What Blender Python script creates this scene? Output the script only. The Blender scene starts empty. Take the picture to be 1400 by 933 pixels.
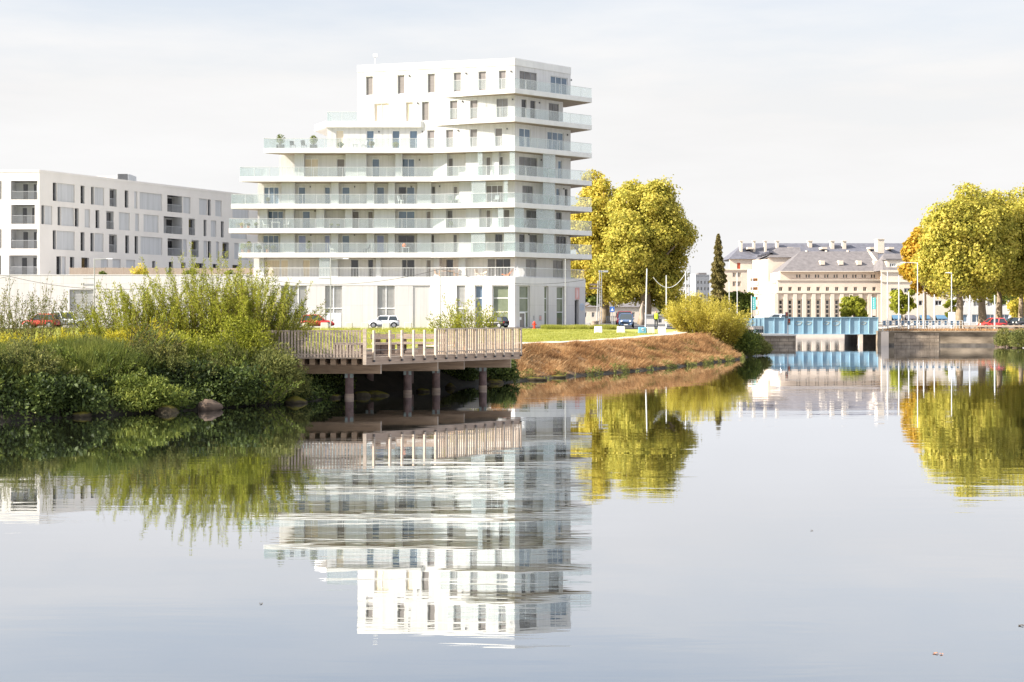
import bpy, bmesh, math, random
import numpy as np
from mathutils import Vector, Matrix
R = math.radians
S = bpy.context.scene
COL = S.collection
F = 1944.0; HY = 433.0; CZ = 3.46          # focal length and horizon in photo pixels, eye height above the water

# ------------------------------------------------------------------ camera
cam = bpy.data.cameras.new("camera"); camo = bpy.data.objects.new("camera", cam); COL.objects.link(camo)
camo.location = (0, 0, CZ); camo.rotation_euler = (R(90), 0, 0)
cam.sensor_width = 36; cam.lens = 36 * F / 1400; cam.shift_y = -33.5 / 1400
cam.clip_start = 0.5; cam.clip_end = 9000
S.camera = camo
S.view_settings.view_transform = 'Standard'; S.view_settings.look = 'None'
S.view_settings.exposure = 1.6; S.view_settings.gamma = 1.0; S.view_settings.use_curve_mapping = False
S.render.resolution_x = 1024; S.render.resolution_y = 682
try:
    S.cycles.max_bounces = 8; S.cycles.transparent_max_bounces = 16; S.cycles.use_denoising = True
    S.cycles.sample_clamp_indirect = 6
except Exception: pass

# ------------------------------------------------------------------ sky and sun
SUN_EL = R(33); SUN_AZ = R(255)            # clockwise from +Y: the sun stands to the left and a little behind the camera
W = bpy.data.worlds.new("World"); S.world = W; W.use_nodes = True
nt = W.node_tree; nt.nodes.clear()
out = nt.nodes.new('ShaderNodeOutputWorld'); bg = nt.nodes.new('ShaderNodeBackground')
sky = nt.nodes.new('ShaderNodeTexSky'); sky.sky_type = 'NISHITA'; sky.sun_disc = False
sky.sun_elevation = SUN_EL; sky.sun_rotation = SUN_AZ; sky.air_density = 1.0; sky.dust_density = 1.2; sky.ozone_density = 1.5
tc = nt.nodes.new('ShaderNodeTexCoord'); mp = nt.nodes.new('ShaderNodeMapping'); mp.inputs['Scale'].default_value = (1.6, 1.6, 9)
nz = nt.nodes.new('ShaderNodeTexNoise'); nz.inputs['Scale'].default_value = 2.2; nz.inputs['Detail'].default_value = 7; nz.inputs['Roughness'].default_value = .58
cr = nt.nodes.new('ShaderNodeValToRGB'); cr.color_ramp.elements[0].position = .36; cr.color_ramp.elements[1].position = .66
cr.color_ramp.elements[0].color = (.0, .0, .0, 1); cr.color_ramp.elements[1].color = (1, 1, 1, 1)
sep = nt.nodes.new('ShaderNodeSeparateXYZ')
hr = nt.nodes.new('ShaderNodeMapRange'); hr.inputs['From Min'].default_value = .15; hr.inputs['From Max'].default_value = .34
hr.inputs['To Min'].default_value = .96; hr.inputs['To Max'].default_value = .12
madd = nt.nodes.new('ShaderNodeMath'); madd.operation = 'MULTIPLY_ADD'; madd.inputs[1].default_value = .20; madd.use_clamp = True
mix = nt.nodes.new('ShaderNodeMix'); mix.data_type = 'RGBA'
mix.inputs[7].default_value = (4.05, 4.03, 4.06, 1)   # thin bright cloud veil, in the sky texture's own units
L = nt.links.new
L(tc.outputs['Generated'], mp.inputs['Vector']); L(mp.outputs[0], nz.inputs['Vector']); L(nz.outputs['Fac'], cr.inputs[0])
L(tc.outputs['Generated'], sep.inputs[0]); L(sep.outputs['Z'], hr.inputs['Value'])
L(cr.outputs[0], madd.inputs[0]); L(hr.outputs[0], madd.inputs[2])
# above the view the veil is brightened as added fill for shaded faces
vb = nt.nodes.new('ShaderNodeMapRange'); vb.inputs['From Min'].default_value = .30; vb.inputs['From Max'].default_value = .75; vb.inputs['To Min'].default_value = 1.0; vb.inputs['To Max'].default_value = 6.0
vm = nt.nodes.new('ShaderNodeVectorMath'); vm.operation = 'SCALE'; vm.inputs[0].default_value = (4.40, 4.37, 4.37)
L(sep.outputs['Z'], vb.inputs['Value']); vc_ = nt.nodes.new('ShaderNodeMapRange'); vc_.inputs['To Min'].default_value = .98; vc_.inputs['To Max'].default_value = 1.05; L(cr.outputs[0], vc_.inputs['Value'])
vd = nt.nodes.new('ShaderNodeMath'); vd.operation = 'MULTIPLY'; L(vb.outputs[0], vd.inputs[0]); L(vc_.outputs[0], vd.inputs[1]); L(vd.outputs[0], vm.inputs['Scale']); L(vm.outputs[0], mix.inputs[7])
L(madd.outputs[0], mix.inputs[0]); L(sky.outputs[0], mix.inputs[6]); L(mix.outputs[2], bg.inputs['Color'])
bg.inputs['Strength'].default_value = .0695
L(bg.outputs[0], out.inputs[0])
sl = bpy.data.lights.new("sun", 'SUN'); sl.energy = 4.5; sl.angle = R(.53); sl.color = (1, .93, .82)
so = bpy.data.objects.new("sun", sl); COL.objects.link(so)
sd = Vector((math.sin(SUN_AZ) * math.cos(SUN_EL), math.cos(SUN_AZ) * math.cos(SUN_EL), math.sin(SUN_EL)))
so.rotation_euler = (-sd).to_track_quat('-Z', 'Y').to_euler()

# ------------------------------------------------------------------ helpers
def PX(px, d): return (px - 700) * d / F
def PZ(py, d): return CZ - (py - HY) * d / F
def z1(x): return 470 + x / 3.889
def z2(x): return 310 + x / 3.889
def z3(x): return 560 + x / 4.667

def P(c, k=1.0): return (c[0] * k, c[1] * k, c[2] * k, 1)
MATS = {}
def mat(name, col, rough=.7, var=.0, scale=3.0, bump=0.0, metal=0, spec=.4, col2=None, stretch=(1, 1, 1), detail=5, coat=0):
    """principled material whose colour wanders between two tones with an object-space noise"""
    m = bpy.data.materials.new(name); m.use_nodes = True; n = m.node_tree; b = n.nodes['Principled BSDF']
    b.inputs['Roughness'].default_value = rough; b.inputs['Metallic'].default_value = metal
    b.inputs['Specular IOR Level'].default_value = spec; b.inputs['Base Color'].default_value = P(col)
    if coat: b.inputs['Coat Weight'].default_value = coat
    if var or col2 or bump:
        t = n.nodes.new('ShaderNodeTexCoord'); q = n.nodes.new('ShaderNodeMapping'); q.inputs['Scale'].default_value = stretch
        z = n.nodes.new('ShaderNodeTexNoise'); z.inputs['Scale'].default_value = scale; z.inputs['Detail'].default_value = detail; z.inputs['Roughness'].default_value = .6
        n.links.new(t.outputs['Object'], q.inputs[0]); n.links.new(q.outputs[0], z.inputs['Vector'])
        if var or col2:
            r = n.nodes.new('ShaderNodeValToRGB'); r.color_ramp.elements[0].position = .32; r.color_ramp.elements[1].position = .68
            r.color_ramp.elements[0].color = P(col, 1 - var); r.color_ramp.elements[1].color = P(col2) if col2 else P(col, 1 + var)
            n.links.new(z.outputs['Fac'], r.inputs[0]); n.links.new(r.outputs[0], b.inputs['Base Color'])
        if bump:
            u = n.nodes.new('ShaderNodeBump'); u.inputs['Strength'].default_value = bump; u.inputs['Distance'].default_value = .05
            n.links.new(z.outputs['Fac'], u.inputs['Height']); n.links.new(u.outputs[0], b.inputs['Normal'])
    MATS[name] = m
    return m

def leafmat(name, cols, transl=.35, rough=.55):
    """leaves: each leaf takes one of several tones"""
    m = bpy.data.materials.new(name); m.use_nodes = True; n = m.node_tree; b = n.nodes['Principled BSDF']; o = n.nodes['Material Output']
    g = n.nodes.new('ShaderNodeNewGeometry'); r = n.nodes.new('ShaderNodeValToRGB')
    el = r.color_ramp.elements
    while len(el) < len(cols): el.new(.5)
    for i, c in enumerate(cols): el[i].position = i / max(1, len(cols) - 1); el[i].color = P(c)
    t = n.nodes.new('ShaderNodeTexCoord'); z = n.nodes.new('ShaderNodeTexNoise'); z.inputs['Scale'].default_value = .55; z.inputs['Detail'].default_value = 3
    n.links.new(t.outputs['Object'], z.inputs['Vector'])
    mr = n.nodes.new('ShaderNodeMapRange'); mr.inputs['From Min'].default_value = .3; mr.inputs['From Max'].default_value = .7
    n.links.new(z.outputs['Fac'], mr.inputs['Value'])
    ma = n.nodes.new('ShaderNodeMath'); ma.operation = 'MULTIPLY_ADD'; ma.inputs[1].default_value = .55
    mb = n.nodes.new('ShaderNodeMath'); mb.operation = 'MULTIPLY'; mb.inputs[1].default_value = .45
    n.links.new(mr.outputs[0], mb.inputs[0]); n.links.new(g.outputs['Random Per Island'], ma.inputs[0]); n.links.new(mb.outputs[0], ma.inputs[2])
    n.links.new(ma.outputs[0], r.inputs[0]); n.links.new(r.outputs[0], b.inputs['Base Color'])
    b.inputs['Roughness'].default_value = rough; b.inputs['Specular IOR Level'].default_value = .15
    tr = n.nodes.new('ShaderNodeBsdfTranslucent'); n.links.new(r.outputs[0], tr.inputs['Color'])
    ms = n.nodes.new('ShaderNodeMixShader'); ms.inputs[0].default_value = transl
    n.links.new(b.outputs[0], ms.inputs[1]); n.links.new(tr.outputs[0], ms.inputs[2]); n.links.new(ms.outputs[0], o.inputs[0])
    MATS[name] = m
    return m

def tag(o, label=None, cat=None, group=None, kind=None):
    if label: o['label'] = label
    if cat: o['category'] = cat
    if group: o['group'] = group
    if kind: o['kind'] = kind
    return o
LOCAL = set()   # things whose parts are built round their own origin
def thing(name, label, cat, loc=(0, 0, 0), group=None, rz=0, local=False):
    o = bpy.data.objects.new(name, None); COL.objects.link(o); o.location = loc; o.rotation_euler = (0, 0, rz)
    o.empty_display_size = .3
    if local: LOCAL.add(o.name)
    return tag(o, label, cat, group)
def attach(o, parent):
    """world-built mesh under an unrotated thing or under another world-built part"""
    if parent is None: return o
    o.parent = parent
    root = parent
    while root.parent: root = root.parent
    if parent is root and root.type == 'EMPTY' and root.name not in LOCAL: o.matrix_parent_inverse = Matrix.Translation(-root.location)
    return o
def mesh_obj(name, me, mats, parent=None, smooth=False):
    for m in (mats if isinstance(mats, (list, tuple)) else [mats]): me.materials.append(MATS[m] if isinstance(m, str) else m)
    if smooth: me.polygons.foreach_set('use_smooth', np.ones(len(me.polygons), dtype=bool))
    o = bpy.data.objects.new(name, me); COL.objects.link(o)
    return attach(o, parent)
def children(o): return [c for c in o.children]
def copy_tree(o, parent=None):
    c = o.copy(); COL.objects.link(c)
    if parent is not None: c.parent = parent; c.matrix_parent_inverse = o.matrix_parent_inverse.copy()
    for ch in list(o.children): copy_tree(ch, c)
    return c

class MB:
    def __init__(s): s.v = []; s.f = []; s.m = []; s.mi = 0
    def add(s, vs, fs):
        b = len(s.v); s.v += [tuple(q) for q in vs]
        for f in fs: s.f.append(tuple(b + i for i in f)); s.m.append(s.mi)
        return s
    def box(s, x0, x1, y0, y1, a, b):
        return s.add([(x0, y0, a), (x1, y0, a), (x1, y1, a), (x0, y1, a), (x0, y0, b), (x1, y0, b), (x1, y1, b), (x0, y1, b)],
                     [(0, 3, 2, 1), (4, 5, 6, 7), (0, 1, 5, 4), (1, 2, 6, 5), (2, 3, 7, 6), (3, 0, 4, 7)])
    def obox(s, ln, t0, t1, d0, d1, a, b):
        """box on a plan line: t along it, d outward from it"""
        q = [ln.pt(t0, d0), ln.pt(t1, d0), ln.pt(t1, d1), ln.pt(t0, d1)]
        return s.prism(q, a, b)
    def prism(s, poly, a, b):
        n = len(poly)
        ar = sum(poly[i][0] * poly[(i + 1) % n][1] - poly[(i + 1) % n][0] * poly[i][1] for i in range(n))
        if ar < 0: poly = poly[::-1]
        vs = [(p[0], p[1], a) for p in poly] + [(p[0], p[1], b) for p in poly]
        return s.add(vs, [tuple(range(n - 1, -1, -1)), tuple(range(n, 2 * n))] + [(i, (i + 1) % n, n + (i + 1) % n, n + i) for i in range(n)])
    def bar(s, p, q, w, h=None):
        """square bar between two points"""
        p = Vector(p); q = Vector(q); h = h or w; d = (q - p).normalized()
        u = d.cross(Vector((0, 0, 1))); u = u.normalized() if u.length > 1e-4 else Vector((1, 0, 0)); v = u.cross(d).normalized()
        c = [(-1, -1), (1, -1), (1, 1), (-1, 1)]
        vs = [p + u * a * w / 2 + v * b * h / 2 for a, b in c] + [q + u * a * w / 2 + v * b * h / 2 for a, b in c]
        return s.add(vs, [(0, 1, 2, 3), (7, 6, 5, 4), (0, 4, 5, 1), (1, 5, 6, 2), (2, 6, 7, 3), (3, 7, 4, 0)])
    def tube(s, pts, rs, n=6, caps=True):
        pts = [Vector(p) for p in pts]
        if not isinstance(rs, (list, tuple)): rs = [rs] * len(pts)
        vs = []; fs = []
        for i, p in enumerate(pts):
            d = (pts[min(i + 1, len(pts) - 1)] - pts[max(i - 1, 0)])
            d = d.normalized() if d.length > 1e-6 else Vector((0, 0, 1))
            u = d.cross(Vector((.31, .95, .05))).normalized(); w = d.cross(u).normalized()
            for k in range(n):
                a = 2 * math.pi * k / n; vs.append(p + (u * math.cos(a) + w * math.sin(a)) * rs[i])
        for i in range(len(pts) - 1):
            for k in range(n):
                a = i * n + k; b = i * n + (k + 1) % n; fs.append((a, b, b + n, a + n))
        if caps: fs += [tuple(range(n - 1, -1, -1)), tuple(range((len(pts) - 1) * n, len(pts) * n))]
        return s.add(vs, fs)
    def lathe(s, c, prof, n=16):
        """profile of (radius, z) turned about a vertical axis"""
        vs = []; fs = []
        for r, z in prof:
            for k in range(n): a = 2 * math.pi * k / n; vs.append((c[0] + r * math.cos(a), c[1] + r * math.sin(a), c[2] + z))
        for i in range(len(prof) - 1):
            for k in range(n):
                a = i * n + k; b = i * n + (k + 1) % n; fs.append((a, b, b + n, a + n))
        fs += [tuple(range(n - 1, -1, -1)), tuple(range((len(prof) - 1) * n, len(prof) * n))]
        return s.add(vs, fs)
    def build(s, name, mats, parent=None, smooth=False, bevel=0):
        me = bpy.data.meshes.new(name); me.from_pydata(s.v, [], s.f); me.update()
        if isinstance(mats, (list, tuple)) and len(mats) > 1: me.polygons.foreach_set('material_index', s.m)
        o = mesh_obj(name, me, mats, parent, smooth)
        if bevel:
            b = o.modifiers.new('bevel', 'BEVEL'); b.width = bevel; b.segments = 2; b.limit_method = 'ANGLE'
        return o

class Line:
    """plan line from p to q seen from the front (outward normal to its right-hand side when walking p to q)"""
    def __init__(s, p, q):
        s.p = Vector((p[0], p[1])); s.q = Vector((q[0], q[1])); s.len = (s.q - s.p).length; s.u = (s.q - s.p) / s.len; s.n = Vector((s.u.y, -s.u.x))
    def pt(s, t, d=0): v = s.p + s.u * t + s.n * d; return (v.x, v.y)
    def t(s, px):
        k = (px - 700) / F; return (k * s.p.y - s.p.x) / (s.u.x - k * s.u.y)
    def d_at(s, px): t = s.t(px); return (s.p + s.u * t).y
def wall_run(mb, ln, a, b, ops, thick=.3, d=0.0, t0=0, t1=None):
    """wall with openings (t0, t1, z0, z1) along a plan line"""
    t1 = ln.len if t1 is None else t1
    cur = t0
    for o in sorted(ops):
        o0 = max(o[0], t0); o1 = min(o[1], t1)
        if o1 <= o0: continue
        if o0 > cur + .001: mb.obox(ln, cur, o0, d - thick, d, a, b)
        if o[2] > a + .01: mb.obox(ln, o0, o1, d - thick, d, a, o[2])
        if o[3] < b - .01: mb.obox(ln, o0, o1, d - thick, d, o[3], b)
        cur = max(cur, o1)
    if cur < t1 - .001: mb.obox(ln, cur, t1, d - thick, d, a, b)
def window(root, ln, t0, t1, a, b, depth, pane, frame='frame_white', bars=1, rows=(), fw=.06, name='window', d=0.0):
    """frame with a glass pane as its child, set back in the opening"""
    m = MB(); e = d - depth
    m.obox(ln, t0, t0 + fw, e - .04, e + .04, a, b); m.obox(ln, t1 - fw, t1, e - .04, e + .04, a, b)
    m.obox(ln, t0 + fw, t1 - fw, e - .04, e + .04, a, a + fw); m.obox(ln, t0 + fw, t1 - fw, e - .04, e + .04, b - fw, b)
    for i in range(1, bars):
        c = t0 + (t1 - t0) * i / bars; m.obox(ln, c - fw / 2, c + fw / 2, e - .03, e + .045, a + fw, b - fw)
    for z in rows: m.obox(ln, t0 + fw, t1 - fw, e - .03, e + .043, z - fw / 2, z + fw / 2)
    f = m.build(name, frame, root)
    g = MB(); g.obox(ln, t0 + fw * .5, t1 - fw * .5, e - .02, e, a + fw * .5, b - fw * .5); g.build('pane', pane, f)
    return f
# ---- leaves, blades and stems by the thousand
def fast_mesh(name, V, per):
    n = len(V) // per; me = bpy.data.meshes.new(name)
    me.vertices.add(len(V)); me.vertices.foreach_set('co', V.astype(np.float32).ravel())
    me.loops.add(len(V)); me.loops.foreach_set('vertex_index', np.arange(len(V), dtype=np.int32))
    me.polygons.add(n); me.polygons.foreach_set('loop_start', np.arange(0, len(V), per, dtype=np.int32))
    me.polygons.foreach_set('loop_total', np.full(n, per, dtype=np.int32)); me.update(calc_edges=True)
    return me
def norm(a): return a / np.maximum(np.linalg.norm(a, axis=1, keepdims=True), 1e-6)
def leaf_quads(rng, C, size, aspect=.55, dirs=None, jitter=1.0, flat=0.0, nrm=None):
    n = len(C); a = rng.normal(size=(n, 3)) * jitter
    if dirs is not None: a = a * .5 + dirs
    a = norm(a); r = rng.normal(size=(n, 3)); r[:, 2] *= (1 - flat); b = norm(np.cross(a, r))
    if nrm is not None: # leaves turned roughly outward to the light
        q = norm(nrm + .8 * rng.normal(size=(n, 3))); a = norm(a - q * (a * q).sum(1, keepdims=True)); b = np.cross(q, a)
    s = (size * (.6 + .8 * rng.random(n)))[:, None]
    c = np.cross(a, b) * s * .12 * rng.normal(size=(n, 1))
    return np.stack([C - a * s * .5, C + b * s * aspect * .5 + c, C + a * s * .5, C - b * s * aspect * .5 + c], 1).reshape(-1, 3)
def blades(rng, B, h, w, lean=.35, lean_dir=(0, 0)):
    n = len(B); ang = rng.random(n) * 2 * math.pi; hh = h * (.5 + .8 * rng.random(n))
    side = np.stack([np.cos(ang), np.sin(ang), np.zeros(n)], 1) * (w * (.6 + .8 * rng.random(n)) / 2)[:, None]
    tip = np.stack([rng.normal(size=n) * lean + lean_dir[0], rng.normal(size=n) * lean + lean_dir[1], np.ones(n)], 1) * hh[:, None]
    return np.stack([B - side, B + side, B + tip], 1).reshape(-1, 3)
# ------------------------------------------------------------------ materials
mat('concrete_white', (.66, .64, .615), .75, var=.06, scale=.9, stretch=(1.6, 1.6, .3), detail=8)
mat('facade_white', (.66, .635, .60), .7, var=.05, scale=1.4, stretch=(2.5, 2.5, .12))
mat('bay_white', (.38, .385, .385), .65, var=.07, scale=1.8, stretch=(3, 3, .1))
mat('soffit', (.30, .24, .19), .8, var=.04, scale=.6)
mat('podium_white', (.70, .675, .655), .7)
mat('louvre_grey', (.46, .455, .44), .6, var=.05, scale=2, stretch=(1, 1, .2))
mat('frame_white', (.75, .75, .75), .4)
mat('frame_grey', (.25, .25, .26), .45)
mat('frame_dark', (.06, .06, .065), .4)
mat('pane_reflect_blue', (.10, .15, .21), .06, var=.25, scale=.35, spec=.9)  # blue grey of the reflected sky is put into the base colour
mat('pane_taupe', (.20, .178, .168), .45, var=.08, scale=1, stretch=(1, 1, 6))
mat('pane_dark', (.025, .025, .028), .08, spec=.8)
mat('pane_cream', (.62, .53, .40), .6, var=.12, scale=1.5, stretch=(4, 4, .2))
mat('pane_lilac', (.30, .33, .52), .3, var=.1, scale=1)
mat('pane_reflect_green', (.10, .13, .075), .05, col2=(.20, .22, .15), scale=.55, spec=.9, detail=6)  # green of mirrored trees is painted into the glass colour
mat('pane_mid', (.16, .15, .145), .1, var=.4, scale=.5, spec=.7)
mat('block_frame', (.60, .57, .53), .75, var=.04, scale=.5, stretch=(1, 1, .5))
mat('block_infill', (.53, .54, .545), .65, var=.06, scale=1.2, stretch=(2.5, 2.5, .15))
mat('rail_white', (.72, .72, .71), .45)
mat('metal_grey', (.34, .345, .35), .5, var=.1, scale=2)
mat('metal_pale', (.58, .58, .57), .5, var=.06, scale=2)
mat('metal_dark', (.05, .05, .055), .5)
mat('cable', (.06, .055, .05), .6)
mat('asphalt', (.085, .083, .085), .9, var=.25, scale=1.2, bump=.15)
mat('paving', (.30, .28, .27), .85, var=.15, scale=.8, bump=.1)
mat('gravel_path', (.46, .38, .31), .95, var=.18, scale=2.5, bump=.3)
mat('stone_block', (.58, .54, .47), .85, var=.14, scale=2, bump=.2)
mat('block_blue', (.12, .33, .46), .6, var=.1, scale=2)
mat('wood_pale', (.47, .375, .285), .75, var=.2, scale=2.2, bump=.2, stretch=(1, 1, 6))
mat('wood_grey', (.34, .265, .205), .8, var=.25, scale=2.5, bump=.2, stretch=(6, 1, 6))
mat('wood_beam', (.30, .20, .125), .75, var=.25, scale=2.5, bump=.2, stretch=(.6, .6, 5))
mat('wood_side', (.36, .26, .19), .75, var=.25, scale=2.2, bump=.2, stretch=(.7, .7, 6))
mat('wood_dark', (.14, .105, .085), .8, var=.25, scale=3, bump=.2, stretch=(1, 6, 6))
mat('fence_wood', (.28, .225, .175), .8, var=.15, scale=3, stretch=(6, 6, .5))
mat('pile', (.16, .10, .085), .7, var=.35, scale=3, bump=.3)
mat('iron_green', (.24, .27, .24), .6, var=.2, scale=5)
mat('bark', (.13, .09, .06), .9, var=.35, scale=3, bump=.6, stretch=(3, 3, .6))
mat('bark_pale', (.30, .23, .16), .85, col2=(.17, .13, .08), scale=2.2, bump=.4, stretch=(2, 2, .7))
mat('stem', (.16, .11, .04), .8, var=.3, scale=6)
mat('stem_dark', (.06, .045, .03), .8, var=.3, scale=6)
mat('cream_stone', (.60, .50, .41), .85, var=.07, scale=.35, detail=8)
mat('cream_light', (.58, .51, .425), .85, var=.06, scale=.3)
mat('slate', (.135, .122, .122), .7, var=.22, scale=.9, bump=.1, detail=8)
mat('slate_dark', (.10, .10, .12), .7, var=.22, scale=.9, detail=8)
mat('red_shutter', (.38, .07, .03), .6, var=.1)
mat('bridge_blue', (.215, .355, .44), .6, col2=(.29, .42, .49), scale=.8, detail=9, stretch=(1, 1, .35))
mat('bridge_mark', (.36, .34, .27), .7)
mat('quay_stone', (.09, .068, .045), .9, col2=(.30, .235, .165), scale=.7, stretch=(.6, .6, 1.6), bump=.4, detail=8)
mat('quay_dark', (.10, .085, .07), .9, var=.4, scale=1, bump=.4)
mat('red_paint', (.55, .035, .03), .3, coat=.6)
mat('white_paint', (.72, .73, .74), .3, coat=.6)
mat('silver_paint', (.50, .52, .54), .3, coat=.6, metal=.3)
mat('black_paint', (.02, .02, .022), .3, coat=.6)
mat('blue_paint', (.045, .085, .17), .3, coat=.6)
mat('car_glass', (.03, .04, .045), .05, spec=.9)
mat('tyre', (.018, .018, .018), .85)
mat('rim', (.42, .42, .43), .4, metal=.6)
mat('lamp_clear', (.8, .8, .75), .2)
mat('lamp_red', (.5, .02, .02), .3)
mat('hydrant_red', (.62, .05, .025), .45)
mat('banner_teal', (.10, .46, .44), .7, var=.1, scale=3)
mat('banner_pink', (.62, .33, .30), .7)
mat('emblem_blue', (.42, .53, .66), .6)
mat('sign_blue', (.05, .14, .42), .5)
mat('orange_cloth', (.75, .17, .03), .7)
mat('wood_chair', (.50, .27, .12), .7)
mat('planter_dark', (.07, .075, .08), .7)
mat('terracotta', (.40, .17, .09), .8)
mat('skin_tone', (.45, .28, .2), .6)
mat('dark_cloth', (.03, .035, .05), .9)
mat('vest_yellow', (.60, .75, .05), .7)
mat('parasol_white', (.78, .77, .75), .8)
mat('awning_blue', (.07, .15, .24), .7)
mat('rock', (.065, .046, .034), .9, spec=.1, col2=(.13, .095, .07), scale=2.5, bump=.6, detail=8)
def mossy():
    m = mat('rock_mossy', (.022, .018, .012), .95, spec=.1, col2=(.07, .055, .035), scale=3, bump=.6); n = m.node_tree; b = n.nodes['Principled BSDF']
    g = n.nodes.new('ShaderNodeNewGeometry'); s = n.nodes.new('ShaderNodeSeparateXYZ'); n.links.new(g.outputs['Normal'], s.inputs[0])
    z = n.nodes.new('ShaderNodeTexNoise'); z.inputs['Scale'].default_value = 4
    a = n.nodes.new('ShaderNodeMath'); a.operation = 'ADD'; n.links.new(s.outputs['Z'], a.inputs[0]); n.links.new(z.outputs['Fac'], a.inputs[1])
    r = n.nodes.new('ShaderNodeMapRange'); r.inputs['From Min'].default_value = 1.05; r.inputs['From Max'].default_value = 1.5; n.links.new(a.outputs[0], r.inputs['Value'])
    x = n.nodes.new('ShaderNodeMix'); x.data_type = 'RGBA'; x.inputs[7].default_value = (.11, .095, .012, 1)
    old = b.inputs['Base Color'].links[0].from_socket
    n.links.new(r.outputs[0], x.inputs[0]); n.links.new(old, x.inputs[6]); n.links.new(x.outputs[2], b.inputs['Base Color'])
mossy()
def masonry(name, c1, c2, mortar, scale, bw=.6, rh=.3):
    m = mat(name, c1, .9); n = m.node_tree; b = n.nodes['Principled BSDF']
    t = n.nodes.new('ShaderNodeTexCoord'); q = n.nodes.new('ShaderNodeMapping'); q.inputs['Rotation'].default_value = (R(90), 0, 0)
    k = n.nodes.new('ShaderNodeTexBrick'); k.inputs['Color1'].default_value = P(c1); k.inputs['Color2'].default_value = P(c2); k.inputs['Mortar'].default_value = P(mortar)
    k.inputs['Scale'].default_value = scale; k.inputs['Brick Width'].default_value = bw; k.inputs['Row Height'].default_value = rh; k.inputs['Mortar Size'].default_value = .03; k.inputs['Bias'].default_value = 0
    z = n.nodes.new('ShaderNodeTexNoise'); z.inputs['Scale'].default_value = .45; z.inputs['Detail'].default_value = 8; z.inputs['Roughness'].default_value = .7
    r = n.nodes.new('ShaderNodeValToRGB'); r.color_ramp.elements[0].position = .38; r.color_ramp.elements[1].position = .62; r.color_ramp.elements[0].color = (.35, .32, .3, 1); r.color_ramp.elements[1].color = (1.15, 1.1, 1.05, 1)
    x = n.nodes.new('ShaderNodeMix'); x.data_type = 'RGBA'; x.blend_type = 'MULTIPLY'; x.inputs[0].default_value = .85
    n.links.new(t.outputs['Object'], q.inputs[0]); n.links.new(q.outputs[0], k.inputs['Vector']); n.links.new(t.outputs['Object'], z.inputs['Vector'])
    n.links.new(z.outputs['Fac'], r.inputs[0]); n.links.new(k.outputs['Color'], x.inputs[6]); n.links.new(r.outputs[0], x.inputs[7]); n.links.new(x.outputs[2], b.inputs['Base Color'])
def panelled(name, c, w, h, line=.80, streak=.10):
    """cladding panels: thin joints, slight tone steps from panel to panel, faint vertical weathering"""
    m = mat(name, c, .7); n = m.node_tree; b = n.nodes['Principled BSDF']
    t = n.nodes.new('ShaderNodeTexCoord'); q = n.nodes.new('ShaderNodeMapping'); q.inputs['Rotation'].default_value = (R(90), 0, 0)
    k = n.nodes.new('ShaderNodeTexBrick'); k.offset = 0; k.inputs['Color1'].default_value = P(c, .97); k.inputs['Color2'].default_value = P(c, 1.03); k.inputs['Mortar'].default_value = P(c, line)
    k.inputs['Scale'].default_value = 1; k.inputs['Brick Width'].default_value = w; k.inputs['Row Height'].default_value = h; k.inputs['Mortar Size'].default_value = .022; k.inputs['Mortar Smooth'].default_value = .3
    z = n.nodes.new('ShaderNodeTexNoise'); z.inputs['Scale'].default_value = 1.3; z.inputs['Detail'].default_value = 7; v = n.nodes.new('ShaderNodeMapping'); v.inputs['Scale'].default_value = (2.5, 2.5, .16)
    r = n.nodes.new('ShaderNodeValToRGB'); r.color_ramp.elements[0].position = .35; r.color_ramp.elements[1].position = .6; r.color_ramp.elements[0].color = (1 - streak, 1 - streak, 1 - streak * 1.1, 1); r.color_ramp.elements[1].color = (1, 1, 1, 1)
    x = n.nodes.new('ShaderNodeMix'); x.data_type = 'RGBA'; x.blend_type = 'MULTIPLY'; x.inputs[0].default_value = 1
    L2 = n.links.new; L2(t.outputs['Object'], q.inputs[0]); L2(q.outputs[0], k.inputs['Vector']); L2(t.outputs['Object'], v.inputs[0]); L2(v.outputs[0], z.inputs['Vector'])
    L2(z.outputs['Fac'], r.inputs[0]); L2(k.outputs['Color'], x.inputs[6]); L2(r.outputs[0], x.inputs[7]); L2(x.outputs[2], b.inputs['Base Color'])
panelled('facade_white', (.57, .55, .53), .62, 40, .86); panelled('podium_white', (.585, .56, .545), 1.25, 2.35, .82, .07)
panelled('block_infill', (.45, .455, .46), .5, 40, .88); panelled('bay_white', (.50, .50, .49), .4, 40, .9, .06)
masonry('quay_pale', (.62, .58, .50), (.52, .47, .40), (.25, .21, .17), 1.0, .9, .42)
masonry('quay_masonry', (.36, .30, .23), (.28, .225, .17), (.16, .13, .10), 1.0, 1.1, .42)
def glass(name, tint, refl, fog, fogcol):
    m = bpy.data.materials.new(name); m.use_nodes = True; n = m.node_tree; n.nodes.clear()
    o = n.nodes.new('ShaderNodeOutputMaterial'); t = n.nodes.new('ShaderNodeBsdfTransparent'); t.inputs[0].default_value = P(tint)
    g = n.nodes.new('ShaderNodeBsdfGlossy'); g.inputs['Roughness'].default_value = .02; d = n.nodes.new('ShaderNodeBsdfDiffuse'); d.inputs[0].default_value = P(fogcol)
    a = n.nodes.new('ShaderNodeMixShader'); a.inputs[0].default_value = refl; b = n.nodes.new('ShaderNodeMixShader'); b.inputs[0].default_value = fog
    n.links.new(t.outputs[0], a.inputs[1]); n.links.new(g.outputs[0], a.inputs[2]); n.links.new(a.outputs[0], b.inputs[1]); n.links.new(d.outputs[0], b.inputs[2]); n.links.new(b.outputs[0], o.inputs[0])
    MATS[name] = m
glass('glass_clear', (.925, .96, .957), .12, .08, (.74, .79, .785))
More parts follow.
